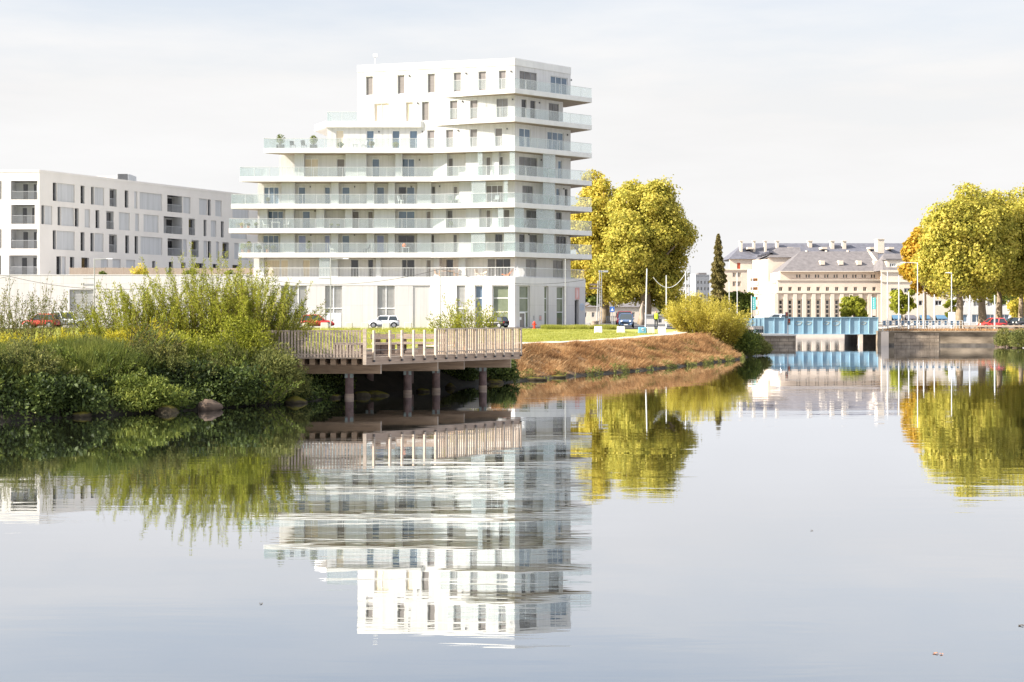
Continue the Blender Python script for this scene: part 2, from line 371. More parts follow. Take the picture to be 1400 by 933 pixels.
glass('glass_screen', (.86, .91, .91), .16, .22, (.66, .71, .71))
glass('glass_smoke', (.68, .70, .71), .10, .12, (.4, .4, .4))
leafmat('leaf_plane', [(.11, .12, .024), (.325, .305, .045), (.57, .485, .085), (.76, .64, .17)], .45)
leafmat('leaf_gold', [(.14, .14, .02), (.40, .35, .045), (.62, .50, .08), (.76, .62, .15)], .45)
leafmat('leaf_orange', [(.22, .16, .02), (.44, .30, .03), (.60, .38, .05), (.70, .48, .09)], .45)
leafmat('leaf_green', [(.028, .046, .012), (.08, .11, .02), (.165, .195, .035), (.30, .31, .065)], .3)
leafmat('leaf_dark', [(.015, .028, .010), (.03, .05, .015), (.055, .08, .02), (.085, .10, .025)])
leafmat('leaf_conifer', [(.06, .055, .015), (.15, .13, .04), (.27, .22, .08), (.42, .34, .18)])
leafmat('leaf_willow', [(.08, .10, .015), (.20, .22, .025), (.34, .35, .04), (.50, .47, .09)], .45)
leafmat('leaf_lemon', [(.22, .20, .015), (.36, .32, .018), (.50, .43, .04), (.60, .52, .08)], .45)
leafmat('leaf_bramble', [(.010, .015, .006), (.03, .045, .012), (.08, .11, .025), (.26, .28, .07)], .2, .6)
leafmat('leaf_sage', [(.05, .065, .022), (.11, .125, .035), (.18, .18, .05), (.29, .26, .07)], .35, .7)
leafmat('leaf_goldbush', [(.22, .19, .025), (.40, .34, .045), (.58, .49, .09), (.74, .65, .20)], .5)
leafmat('blade_dry', [(.08, .038, .018), (.28, .145, .062), (.45, .265, .118), (.66, .49, .28)], .3, .8)
leafmat('blade_lawn', [(.15, .18, .025), (.26, .275, .045), (.37, .36, .085), (.52, .48, .16)], .4, .7)
leafmat('blade_green', [(.03, .05, .012), (.08, .105, .02), (.16, .18, .035), (.32, .30, .08)], .35, .7)

# ------------------------------------------------------------------ shoreline, ground, water
WATER = [(-1500, -1500), (-1500, 10), (-200, 28), (-60, 37), (-30, 43.5), (-17, 47), (-11.5, 53), (-8.3, 58), (-7.2, 62.5), (-3, 70), (0, 75.6), (3.85, 83), (7.8, 90), (12.4, 100), (18.2, 114),
         (22, 129), (23.5, 145), (24.5, 162), (28.8, 171), (31, 186), (33, 200), (40, 250), (48, 300), (85, 300), (48.5, 190), (44.3, 169), (57.5, 168), (60.5, 160), (80, 151), (200, 140), (1500, 100), (1500, -1500)]
def sdist(X, Y):
    X = np.asarray(X, float); Y = np.asarray(Y, float); best = np.full(X.shape, 1e9); ins = np.zeros(X.shape, bool)
    n = len(WATER)
    for i in range(n):
        (ax, ay), (bx, by) = WATER[i], WATER[(i + 1) % n]; dx, dy = bx - ax, by - ay
        t = np.clip(((X - ax) * dx + (Y - ay) * dy) / (dx * dx + dy * dy), 0, 1)
        best = np.minimum(best, np.hypot(X - ax - t * dx, Y - ay - t * dy))
        c = (ay > Y) != (by > Y)
        with np.errstate(divide='ignore', invalid='ignore'):
            ins ^= c & (X < (bx - ax) * (Y - ay) / (by - ay if by != ay else 1e-9) + ax)
    return np.where(ins, -best, best)
def sm(a, b, x): t = np.clip((x - a) / (b - a), 0, 1); return t * t * (3 - 2 * t)
def bankw(X, Y):
    w = 3.4 + 1.3 * sm(-3.5, 2.5, X) * (1 - sm(112, 128, Y))
    q = (Y > 150) & (X > 24)
    return np.where(q, .5, w)
def hfun(X, Y, noise=True):
    X = np.asarray(X, float); Y = np.asarray(Y, float); s = sdist(X, Y); w = bankw(X, Y)
    top = 1.75 + .45 * sm(95, 138, Y) * (X < 26)
    h = np.where(s > 0, .06 + (top - .06) * sm(-.1 * w, w, s), np.maximum(-1.6, s * .5 + .02))
    q = (Y > 150) & (X > 24)
    h = np.where(q, -1.2 + (top + 1.2) * sm(1.0, 2.4, s), h)
    if noise: h = h + np.where(s > .3, .035 * np.sin(X * .9 + Y * .37) * np.sin(Y * .71 - X * .2), 0) * (Y < 138)
    return h
def H(x, y): return float(hfun(np.array([x]), np.array([y]))[0])
gx = np.unique(np.concatenate([np.linspace(-48, 30, 150), np.linspace(-150, 120, 130), np.array([-5000, -3000, -1500, -800, -400, -250, -190, 160, 220, 300, 500, 900, 1800, 3200, 5000])]))
gy = np.unique(np.concatenate([np.linspace(36, 132, 190), np.linspace(132, 330, 110), np.array([-5000, -2500, -1500, -1490, -800, -300, -100, -20, 0, 20, 30, 370, 450, 600, 900, 1500, 3000, 6000])]))
GX, GY = np.meshgrid(gx, gy); GH = hfun(GX, GY)
nx, ny = len(gx), len(gy)
V = np.stack([GX, GY, GH], -1).reshape(-1, 3)
ii = (np.arange(ny - 1)[:, None] * nx + np.arange(nx - 1)[None, :]).ravel()
Q = np.stack([ii, ii + 1, ii + nx + 1, ii + nx], 1)
me = bpy.data.meshes.new('ground'); me.from_pydata(V.tolist(), [], Q.tolist()); me.update()
s_ = sdist(GX, GY); dry = sm(-.5, 1.2, GX - .35 * (GY - 76)* 0 - .2) * (s_ < bankw(GX, GY) + .2) * (GY < 122) * (GX < 24)
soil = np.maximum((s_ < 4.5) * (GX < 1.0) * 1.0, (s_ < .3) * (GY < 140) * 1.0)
paved = ((GY > 155) | ((GY > 140) & (GX > 30))) * 1.0
att = me.color_attributes.new('zone', 'FLOAT_COLOR', 'POINT')
ca = np.stack([dry, soil, paved, np.ones_like(dry)], -1).reshape(-1).astype(np.float32); att.data.foreach_set('color', ca)
gm = mat('ground_soil', (.2, .2, .03), .95); n = gm.node_tree; b = n.nodes['Principled BSDF']
t = n.nodes.new('ShaderNodeTexCoord'); vc = n.nodes.new('ShaderNodeVertexColor'); vc.layer_name = 'zone'; sp = n.nodes.new('ShaderNodeSeparateColor')
def nramp(sc, cols, det=8, st=(1, 1, 1)):
    q = n.nodes.new('ShaderNodeMapping'); q.inputs['Scale'].default_value = st; z = n.nodes.new('ShaderNodeTexNoise'); z.inputs['Scale'].default_value = sc; z.inputs['Detail'].default_value = det; z.inputs['Roughness'].default_value = .65
    r = n.nodes.new('ShaderNodeValToRGB'); el = r.color_ramp.elements
    while len(el) < len(cols): el.new(.5)
    for i, c in enumerate(cols): el[i].position = .3 + .4 * i / (len(cols) - 1); el[i].color = P(c)
    n.links.new(t.outputs['Object'], q.inputs[0]); n.links.new(q.outputs[0], z.inputs['Vector']); n.links.new(z.outputs['Fac'], r.inputs[0]); return r.outputs[0], z
lawn, lz = nramp(.5, [(.18, .205, .035), (.27, .275, .055), (.38, .35, .10)])
dryc, dz = nramp(1.5, [(.13, .075, .035), (.22, .13, .06), (.33, .21, .11)])
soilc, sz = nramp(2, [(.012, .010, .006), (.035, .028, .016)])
m1 = n.nodes.new('ShaderNodeMix'); m1.data_type = 'RGBA'; m2 = n.nodes.new('ShaderNodeMix'); m2.data_type = 'RGBA'
n.links.new(vc.outputs[0], sp.inputs[0]); n.links.new(sp.outputs[0], m1.inputs[0]); n.links.new(lawn, m1.inputs[6]); n.links.new(dryc, m1.inputs[7])
pvc, pz = nramp(.4, [(.20, .19, .175), (.30, .28, .26)]); m3 = n.nodes.new('ShaderNodeMix'); m3.data_type = 'RGBA'; n.links.new(sp.outputs[2], m3.inputs[0]); n.links.new(m1.outputs[2], m3.inputs[6]); n.links.new(pvc, m3.inputs[7])
n.links.new(sp.outputs[1], m2.inputs[0]); n.links.new(m3.outputs[2], m2.inputs[6]); n.links.new(soilc, m2.inputs[7]); n.links.new(m2.outputs[2], b.inputs['Base Color'])
bu = n.nodes.new('ShaderNodeBump'); bu.inputs['Strength'].default_value = .5; bu.inputs['Distance'].default_value = .1; n.links.new(dz.outputs['Fac'], bu.inputs['Height']); n.links.new(bu.outputs[0], b.inputs['Normal'])
tag(mesh_obj('ground', me, gm, smooth=True), kind='structure')

# water: still canal, reflecting strongly at this low angle, with small wind ripples in patches
wm = bpy.data.materials.new('canal_water'); wm.use_nodes = True; n = wm.node_tree; n.nodes.clear(); MATS['canal_water'] = wm
o = n.nodes.new('ShaderNodeOutputMaterial'); g = n.nodes.new('ShaderNodeBsdfGlossy'); g.inputs['Roughness'].default_value = .012; g.inputs['Color'].default_value = (.925, .95, 1.0, 1)
d = n.nodes.new('ShaderNodeBsdfDiffuse'); d.inputs['Color'].default_value = (.022, .022, .014, 1)
lw = n.nodes.new('ShaderNodeLayerWeight'); lw.inputs['Blend'].default_value = .5
rm = n.nodes.new('ShaderNodeMapRange'); rm.inputs['From Min'].default_value = .55; rm.inputs['From Max'].default_value = .94; rm.inputs['To Min'].default_value = .28; rm.inputs['To Max'].default_value = .97
n.links.new(lw.outputs['Facing'], rm.inputs['Value'])
mx = n.nodes.new('ShaderNodeMixShader'); n.links.new(rm.outputs[0], mx.inputs[0]); n.links.new(d.outputs[0], mx.inputs[1]); n.links.new(g.outputs[0], mx.inputs[2]); n.links.new(mx.outputs[0], o.inputs[0])
t = n.nodes.new('ShaderNodeTexCoord')
def wnoise(scale, st, det=2, dist=0):
    q = n.nodes.new('ShaderNodeMapping'); q.inputs['Scale'].default_value = st; q.inputs['Rotation'].default_value = (0, 0, R(4)); z = n.nodes.new('ShaderNodeTexNoise'); z.inputs['Scale'].default_value = scale; z.inputs['Detail'].default_value = det; z.inputs['Distortion'].default_value = dist
    n.links.new(t.outputs['Object'], q.inputs[0]); n.links.new(q.outputs[0], z.inputs['Vector']); return z.outputs['Fac']
def mth(op, a, b2):
    q = n.nodes.new('ShaderNodeMath'); q.operation = op
    for i, v in enumerate((a, b2)):
        if isinstance(v, (int, float)): q.inputs[i].default_value = v
        else: n.links.new(v, q.inputs[i])
    return q.outputs[0]
rip = wnoise(1.0, (.34, 1.7, 1), 3, .5); fine = wnoise(1.0, (1.6, 6.0, 1), 1); swell = wnoise(1.0, (.07, .35, 1), 2, .6)
pat = wnoise(1.0, (.015, .06, 1), 2)
pr = n.nodes.new('ShaderNodeMapRange'); pr.inputs['From Min'].default_value = .42; pr.inputs['From Max'].default_value = .62; pr.inputs['To Min'].default_value = .2; pr.inputs['To Max'].default_value = 1.0; n.links.new(pat, pr.inputs['Value'])
hgt = mth('ADD', mth('MULTIPLY', mth('ADD', mth('MULTIPLY', rip, .0037), mth('MULTIPLY', fine, .00045)), pr.outputs[0]), mth('MULTIPLY', swell, .005))
bu = n.nodes.new('ShaderNodeBump'); bu.inputs['Strength'].default_value = 1.0; bu.inputs['Distance'].default_value = 1.0; n.links.new(hgt, bu.inputs['Height'])
n.links.new(bu.outputs[0], g.inputs['Normal'])
mb = MB(); mb.add([(-1500, -1500, 0), (1500, -1500, 0), (1500, 305, 0), (-1500, 305, 0)], [(0, 1, 2, 3)])
tag(mb.build('water', 'canal_water'), kind='structure')

def sheet(name, pts_l, pts_r, m, lift, nseg=40, nw=6):
    """strip of paving laid on the ground between two plan polylines"""
    def res(p, k):
        p = [Vector(q) for q in p]; ls = [0]
        for i in range(len(p) - 1): ls.append(ls[-1] + (p[i + 1] - p[i]).length)
        outp = []
        for j in range(k + 1):
            t_ = ls[-1] * j / k; i = max(0, min(len(p) - 2, next((i for i in range(len(p) - 1) if ls[i + 1] >= t_ - 1e-9), len(p) - 2)))
            outp.append(p[i].lerp(p[i + 1], (t_ - ls[i]) / max(1e-9, ls[i + 1] - ls[i])))
        return outp
    a, b_ = res(pts_l, nseg), res(pts_r, nseg); vs = []
    for i in range(nseg + 1):
        for j in range(nw + 1): q = a[i].lerp(b_[i], j / nw); vs.append((q.x, q.y))
    arr = np.array(vs); hh = hfun(arr[:, 0], arr[:, 1]) + lift
    fs = [(i * (nw + 1) + j, (i + 1) * (nw + 1) + j, (i + 1) * (nw + 1) + j + 1, i * (nw + 1) + j + 1) for i in range(nseg) for j in range(nw)]
    m_ = MB(); m_.add([(x, y, z) for (x, y), z in zip(vs, hh)], fs); o_ = m_.build(name, m); tag(o_, kind='structure'); return o_
sheet('parking_road', [(-90, 141.5), (9, 141.5), (19, 141)], [(-90, 152.3), (0.3, 150.6), (17, 152.3)], 'asphalt', .07, 60, 8)
sheet('street', [(9.4, 152), (10, 175), (13, 240), (20, 330)], [(19, 152), (22, 175), (26, 240), (33, 330)], 'asphalt', .06, 50, 8)
sheet('pavement', [(-90, 152.35), (0.3, 150.65), (9.4, 158.5)], [(-90, 154.3), (0.3, 152.9), (8.4, 161.5)], 'paving', .12, 40, 3)
sheet('path', [(-4.3, 77.8), (-.5, 85.2), (3.6, 92.3), (8.0, 102.0), (13.6, 115.4), (17.2, 130)], [(-5.9, 78.8), (-2.0, 86.3), (2.0, 93.5), (6.4, 103.1), (12.0, 116.4), (15.5, 130.5)], 'gravel_path', .06, 60, 5)
sheet('quay_road', [(45.5, 178), (75, 176), (110, 172)], [(46, 186), (75, 186), (110, 186)], 'asphalt', .06, 30, 5)
# ------------------------------------------------------------------ the white apartment tower
TW = thing('apartment_tower', 'tall white apartment building with stepped terraces and glass balustrades', 'apartment building', (-10, 160, 2.2))
Bp = (-8.86, 155.1); Cp = (.31, 153.0); Tp = (9.0, 160.0)
Wc = (.31, 154.35); Bw = (-10.1, 157.0); Rw = (6.6, 160.15)
ZS = {2: 7.71, 3: 10.42, 4: 13.08, 5: 15.75, 6: 18.71, 7: 21.83, 8: 25.0, 9: 28.06, 10: 31.45}
ZB = {k: v - (.54 if k > 2 else .5) for k, v in ZS.items()}
TIP = {3: z2(62), 4: z2(10), 5: z2(22), 6: z2(68), 7: z2(195)}
XL = {2: 347, 3: z2(165), 4: z2(165), 5: z2(165), 6: z2(280), 7: z2(533)}
BACK = 170.0
lineL = lambda xl: Line((PX(xl, 157), 157), Bw)
lineA = Line(Bw, Wc); lineA9 = Line((PX(489, 158.85), 158.85), Wc); lineR = Line(Wc, Rw)
slabA = Line(Bp, Cp); slabR = Line(Cp, Tp)
FT = ('pane_taupe',)
# windows per storey: (first px, last px, pane, bars)
WIN = {
 9: [(z1(117), z1(155), 'pane_taupe', 1), (z1(285), z1(323), 'pane_taupe', 1), (z1(445), z1(485), 'pane_taupe', 1), (z1(583), z1(624), 'pane_taupe', 1), (z1(715), z1(757), 'pane_taupe', 1), (z1(823), z1(863), 'pane_taupe', 1), (z1(935), z1(1027), 'pane_mid', 3), (z1(1100), z1(1190), 'pane_reflect_blue', 3)],
 8: [(z1(162), z1(240), 'pane_cream', 2), (z1(330), z1(368), 'pane_cream', 1), (z1(414), z1(453), 'pane_taupe', 1), (z1(563), z1(605), 'pane_taupe', 1), (z1(670), z1(712), 'pane_taupe', 1), (z1(812), z1(872), 'pane_mid', 2), (z1(945), z1(972), 'pane_dark', 1), (z1(992), z1(1020), 'pane_dark', 1), (z1(1090), z1(1145), 'pane_mid', 2)],
 7: [(z2(580), z2(622), 'pane_cream', 1), (z2(743), z2(783), 'pane_reflect_blue', 1), (z2(880), z2(920), 'pane_reflect_blue', 1), (z2(972), z2(1014), 'pane_reflect_blue', 1), (z1(443), z1(484), 'pane_taupe', 1), (z1(542), z1(582), 'pane_taupe', 1), (z1(670), z1(710), 'pane_taupe', 1), (z1(803), z1(843), 'pane_taupe', 1), (z1(933), z1(995), 'pane_reflect_blue', 2), (z1(1083), z1(1170), 'pane_reflect_blue', 3)],
 6: [(z2(410), z2(487), 'pane_cream', 2), (z2(585), z2(627), 'pane_taupe', 1), (z2(772), z2(812), 'pane_reflect_blue', 1), (z2(932), z2(998), 'pane_reflect_blue', 2), (z1(540), z1(580), 'pane_taupe', 1), (z1(755), z1(780), 'pane_taupe', 1), (z1(818), z1(846), 'pane_taupe', 1), (z1(932), z1(1030), 'pane_mid', 3), (z1(1140), z1(1160), 'pane_reflect_blue', 1)],
 5: [(z2(197), z2(277), 'pane_reflect_blue', 3), (z2(380), z2(418), 'pane_reflect_blue', 1), (z2(520), z2(550), 'pane_reflect_blue', 1), (z2(612), z2(654), 'pane_reflect_blue', 1), (z2(797), z2(838), 'pane_reflect_blue', 1), (z2(914), z2(954), 'pane_dark', 1), (z2(956), z2(999), 'pane_reflect_blue', 1), (z1(467), z1(485), 'pane_mid', 1), (z1(582), z1(604), 'pane_taupe', 1), (z1(755), z1(845), 'pane_taupe', 3), (z1(950), z1(1008), 'pane_mid', 2), (z1(1130), z1(1150), 'pane_reflect_blue', 1), (z1(1175), z1(1190), 'pane_dark', 1)],
 4: [(z2(215), z2(300), 'pane_reflect_blue', 3), (z2(402), z2(443), 'pane_reflect_blue', 1), (z2(665), z2(703), 'pane_taupe', 1), (z2(750), z2(778), 'pane_taupe', 1), (z2(912), z2(1000), 'pane_reflect_blue', 2), (z2(1060), z2(1084), 'pane_taupe', 1), (z2(1158), z2(1200), 'pane_mid', 1), (z3(487), z3(515), 'pane_taupe', 1), (z3(597), z3(637), 'pane_taupe', 1), (z3(745), z3(815), 'pane_mid', 2), (z3(935), z3(970), 'pane_dark', 1)],
 3: [(z2(192), z2(276), 'pane_reflect_blue', 3), (z2(380), z2(421), 'pane_lilac', 1), (z2(520), z2(549), 'pane_lilac', 1), (z2(612), z2(653), 'pane_reflect_blue', 1), (z2(797), z2(837), 'pane_lilac', 1), (z2(912), z2(998), 'pane_dark', 2), (z2(1087), z2(1102), 'pane_mid', 1), (z3(280), z3(301), 'pane_mid', 1), (z3(545), z3(592), 'pane_dark', 2), (z3(700), z3(736), 'pane_dark', 1), (z3(765), z3(815), 'pane_mid', 2), (z3(935), z3(1000), 'pane_dark', 3)],
 2: [(z2(192), z2(282), 'pane_cream', 1), (z2(286), z2(327), 'pane_cream', 1), (z2(403), z2(443), 'pane_cream', 1), (z2(660), z2(700), 'pane_dark', 1), (z2(752), z2(778), 'pane_dark', 1), (z2(932), z2(956), 'pane_dark', 1), (z2(958), z2(998), 'pane_dark', 1), (z2(1060), z2(1085), 'pane_taupe', 1), (z3(233), z3(277), 'pane_dark', 1), (z3(497), z3(545), 'pane_mid', 1), (z3(549), z3(643), 'pane_dark', 2), (z3(742), z3(810), 'pane_mid', 2), (z3(915), z3(980), 'pane_mid', 2)],
}
# closed bays that come out to the slab edge
BAY = {
 6: [(z2(355), z2(405)), (z2(627), z2(738)), (z2(893), z2(930)), (z1(465), z1(538)), (z1(638), z1(708)), (z1(780), z1(815))],
 5: [(z2(285), z2(355)), (z2(550), z2(590)), (z2(740), z2(780)), (z2(855), z2(890)), (z2(1010), z2(1085)), (z1(604), z1(675))],
 4: [(z2(168), z2(210)), (z2(305), z2(350)), (z2(470), z2(512)), (z2(625), z2(662)), (z2(780), z2(892)), (z2(1087), z2(1155)), (z3(347), z3(433)), (z3(515), z3(560))],
 3: [(z2(278), z2(355)), (z2(550), z2(587)), (z2(740), z2(780)), (z2(855), z2(890)), (z2(1010), z2(1085)), (z3(303), z3(388))],
 2: [(z2(165), z2(190)), (z2(550), z2(585)), (z2(790), z2(815)), (z2(1090), z2(1120)), (z3(300), z3(343))],
}
SCREEN = {6: [(z1(710), z1(735)), (z1(880), z1(908)), (z1(1065), z1(1130))], 5: [(z1(677), z1(752)), (z1(848), z1(870)), (z1(1065), z1(1128))], 4: [(z3(562), z3(596)), (z3(675), z3(735)), (z3(815), z3(932))], 3: [(z3(390), z3(480)), (z3(600), z3(672)), (z3(860), z3(930))], 2: [(z2(490), z2(547))]}
def px_on(px, k):
    """which wall line a window of storey k belongs to"""
    if px > 704: return lineR
    if k >= 8: return lineA9
    return lineA if px > 574.5 else lineL(XL[k])
for k in range(2, 10):
    za, zb = ZS[k], (ZB[k + 1] if k < 9 else ZS[10])
    lines = [lineA9, lineR] if k >= 8 else [lineL(XL[k]), lineA, lineR]
    w = MB(); ops = {id(l): [] for l in lines}
    todo = []
    for a, b_, pane, bars in WIN[k]:
        ln = next(l for l in lines if (l.p - px_on((a + b_) / 2, k).p).length < 1e-6)
        t0, t1 = ln.t(a), ln.t(b_); h = za + (2.18 if k >= 6 else 2.02)
        ops[id(ln)].append((t0, t1, za + .06, h)); todo.append((ln, t0, t1, za + .06, h, pane, bars))
    for l in lines:
        tend = l.len if not (k == 8 and l is lineR) else l.len * .86
        wall_run(w, l, za, zb, ops[id(l)], .3, t1=tend)
    l0 = lines[0]; endR = lineR.pt(lineR.len * (.86 if k == 8 else 1))
    w.prism([l0.pt(0, -.302), l0.pt(.3, -.302), (l0.p.x + .3, BACK - .3), (l0.p.x, BACK - .3)], za, zb)
    w.prism([(l0.p.x, BACK - .298), (4.0, BACK - .298), (4.0, BACK), (l0.p.x, BACK)], za, zb)
    w.prism([(endR[0] - .25, endR[1] + .31), (endR[0], endR[1] + .31), (4.2, BACK - .3), (3.9, BACK - .3)], za, zb)
    if k == 8: w.obox(lineA9, 0, lineA9.t(607), -.3, 0, za + 2.521, ZS[9] - .001)
    if k == 7: w.obox(lineA, 0, lineA.t(591), -.3, 0, zb + .001, ZS[8] - .001); w.prism([(-8.3, 157.2), (-8.0, 157.2), (-8.0, BACK - .3), (-8.3, BACK - .3)], zb, ZS[8] - .002)
    w.build('storey_wall', 'facade_white', TW)
    for ln, t0, t1, a, b_, pane, bars in todo:
        window(TW, ln, t0, t1, a, b_, .16, pane, 'frame_grey' if pane in ('pane_dark', 'pane_mid') else 'frame_white', bars, fw=.055)
# slabs with their white edge bands, soffits below
def slab_poly(k):
    if k == 9: a = lineA9; return [a.pt(a.t(606), -.31), a.pt(a.t(606), .02), Cp, Tp, (6.2, 163.5), (-2, 164)]
    if k == 8: a = lineA9; return [a.pt(a.t(590), -.31), a.pt(a.t(590), .02), Cp, Tp, (6.2, 163.5), (-2, 164)]
    x = PX(TIP[k], 155.1)
    return [(x, 155.1), Bp, Cp, Tp, (5.2, 165.5), (4.5, BACK), (PX(XL[k], 157) - .4, BACK), (PX(XL[k], 157) - .4, 159.5), (x + 2.6, 157.6)]
for k in range(3, 10):
    m = MB(); pl = slab_poly(k); m.prism(pl, ZB[k], ZS[k])
    o = m.build('floor_slab', 'concrete_white', TW, bevel=.025)
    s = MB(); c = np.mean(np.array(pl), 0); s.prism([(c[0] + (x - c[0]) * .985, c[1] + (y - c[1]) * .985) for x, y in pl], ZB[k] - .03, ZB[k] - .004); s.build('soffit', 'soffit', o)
# roof of the low wing and of the top
m = MB(); x7 = PX(447, 156.8)
m.prism([(PX(430, 160), 160), (x7 - .1, 156.72), (-10.05, 156.72), (-8.2, 158), (-8.2, BACK), (x7 - .1, BACK)], 24.32, 25.0); m.build('wing_roof', 'concrete_white', TW)
m = MB(); l = lineA9; m.prism([l.pt(.31, -.31), l.pt(l.len - .31, -.31), (Rw[0] - .3, Rw[1] + .1), (3.9, BACK - .31), (l.p.x + .31, BACK - .31)], 30.9, 31.1)
m.obox(lineA9, -.04, lineA9.len + .0, -.3, .05, 30.75, 31.52); m.obox(lineR, .02, lineR.len + .03, -.3, .05, 30.75, 31.52); m.build('roof', 'concrete_white', TW)
m = MB(); ax, ay = PX(513, 164), 164; m.tube([(ax, ay, 31.0), (ax, ay, 33.4)], .05); m.box(ax - .25, ax + .25, ay - .15, ay + .15, 33.4, 33.75); m.build('antenna', 'metal_pale', TW)
m = MB(); a9 = lineA9; m.obox(a9, .02, a9.t(588), .004, .03, 28.0, 28.12); m.obox(a9, .02, a9.t(586), .004, .03, 24.95, 25.05); m.build('string_course', 'concrete_white', TW)
# bays
for k, lst in BAY.items():
    for a, b_ in lst:
        m = MB(); c = (a + b_) / 2
        ln = slabA if c > 589 else Line((-40, 155.1), Bp)
        m.obox(ln, ln.t(a), ln.t(b_), -1.7, -.8, ZS[k], ZB[k + 1]); m.build('bay_panel', 'bay_white', TW)
# glass balustrades with a pale handrail
def balus(lines, z, h=1.04, skip=(), name='glass_balustrade'):
    for ln, t0, t1 in lines:
        segs = [(t0, t1)]
        for a, b_ in skip:
            c = (a + b_) / 2
            if (c > 589) != (ln is slabA) or ln is slabR: continue
            ta, tb = ln.t(a), ln.t(b_); ns = []
            for s0, s1 in segs:
                if tb <= s0 or ta >= s1: ns.append((s0, s1)); continue
                if ta > s0: ns.append((s0, ta))
                if tb < s1: ns.append((tb, s1))
            segs = ns
        for s0, s1 in segs:
            if s1 - s0 < .15: continue
            g = MB(); g.obox(ln, s0 + .01, s1 - .01, -.075, -.06, z + .005, z + h); o = g.build(name, 'glass_clear', TW)
            r = MB(); r.obox(ln, s0, s1, -.09, -.045, z + h, z + h + .035); r.build('handrail', 'metal_pale', o)
            n_ = max(1, round((s1 - s0) / 1.6)); f = MB()
            for i in range(1, n_): c = s0 + (s1 - s0) * i / n_; f.obox(ln, c - .012, c + .012, -.08, -.055, z + .005, z + h)
            if n_ > 1: f.build('glass_joint', 'metal_pale', o)
for k in (3, 4, 5, 6, 7):
    x = PX(TIP[k], 155.1); fl = Line((x, 155.1), Bp); el = Line((x + 2.6, 157.6), (x, 155.1))
    balus([(el, .1, el.len), (fl, .02, fl.len), (slabA, 0, slabA.len), (slabR, 0, slabR.len)], ZS[k])
for k, px in ((8, 602), (9, 612)):
    balus([(slabA, slabA.t(px), slabA.len), (slabR, 0, slabR.len)], ZS[k])
tr = Line((PX(447, 156.9), 156.9), (PX(488, 156.9), 156.9)); balus([(Line((x7, 160), (x7, 156.9)), 0, 3.1), (tr, 0, tr.len)], 25.0)
for k, lst in SCREEN.items():
    for a, b_ in lst:
        c = (a + b_) / 2; ln = slabR if c > 704 else (slabA if c > 589 else Line((-40, 155.1), Bp))
        m = MB(); m.obox(ln, ln.t(a), ln.t(b_), -.20, -.16, ZS[k] + .02, ZB[k + 1] - .01); m.build('glass_screen', 'glass_screen', TW)
# little wall lamps beside the windows
for k in range(3, 10):
    for a, b_, pane, bars in WIN[k][1::2]:
        m = MB(); ln = px_on((a + b_) / 2, k); t_ = ln.t(b_) + .55; m.obox(ln, t_ - .06, t_ + .06, .002, .1, ZS[k] + 1.95, ZS[k] + 2.12); m.build('wall_lamp', 'frame_dark', TW)
# podium of the tower
pA = Line((PX(345, 154.5), 154.5), (-8.9, 154.5)); pB = Line((-8.9, 154.5), (.31, 152.5)); pC = Line((.31, 152.5), (8.35, 161.9))
m = MB(); ZP = 6.82; g0 = 2.05
LOUV = [(330 + 210 / 3.889, 330 + 347 / 3.889, 3), (330 + 445 / 3.889, 330 + 535 / 3.889, 2), (330 + 723 / 3.889, 330 + 815 / 3.889, 2), (330 + 1145 / 3.889, 330 + 1190 / 3.889, 1)]
LITE = [(330 + 912 / 3.889, 330 + 1003 / 3.889, 1)]
GLZ = [(z3(415), z3(465), 1, 'pane_reflect_blue'), (z3(527), z3(632), 1, 'pane_reflect_green'), (700 + 95 / 9.327, 700 + 232 / 9.327, 1, 'pane_reflect_green'), (700 + 413 / 9.327, 700 + 467 / 9.327, 1, 'pane_reflect_green'), (700 + 570 / 9.327, 700 + 672 / 9.327, 1, 'pane_reflect_green'), (700 + 800 / 9.327, 700 + 850 / 9.327, 1, 'pane_dark')]
def pl_of(c): return pC if c > 704 else (pB if c > 590 else pA)
ops = {id(pA): [], id(pB): [], id(pC): []}
for a, b_, *_r in LOUV + LITE + GLZ:
    ln = pl_of((a + b_) / 2); zt = ZP if _r[-1] != 'pane_dark' else 5.35
    ops[id(ln)].append((ln.t(a), ln.t(b_), g0, zt - .02))
for ln in (pA, pB, pC): wall_run(m, ln, g0, ZP, ops[id(ln)], .35)
m.build('podium_wall', 'podium_white', TW)
m = MB(); m.prism([pA.pt(0, .03), pB.pt(0, .03), pC.pt(0, .035), pC.pt(pC.len, .03), (4.3, BACK), (pA.p.x, BACK)], ZP, 7.71); m.build('podium_band', 'concrete_white', TW, bevel=.02)
m = MB(); m.prism([pA.pt(0, -.36), pB.pt(0, -.36), pC.pt(0, -.4), pC.pt(pC.len, -.1), (pC.q.x - .4, pC.q.y + .5), (4.3, BACK), (pA.p.x, BACK)], 2.0, 2.15); m.prism([(8.3, 162.0), (8.0, 162.0), (4.0, BACK), (4.3, BACK)], 2.1, ZP); m.build('podium_side', 'podium_white', TW)
for a, b_, nb in LOUV:
    ln = pl_of((a + b_) / 2); t0, t1 = ln.t(a), ln.t(b_); m = MB()
    m.obox(ln, t0, t1, -.34, -.2, g0, ZP - .025)
    z = g0 + .1
    while z < ZP - .1: m.obox(ln, t0, t1, -.2, -.14, z, z + .05); z += .13
    o = m.build('louvre_panel', 'louvre_grey', TW)
    f = MB()
    for i in range(1, nb): c = t0 + (t1 - t0) * i / nb; f.obox(ln, c - .05, c + .05, -.14, -.1, g0, ZP - .03)
    f.obox(ln, t0, t1, -.14, -.095, 4.3, 4.42); f.build('frame', 'frame_white', o)
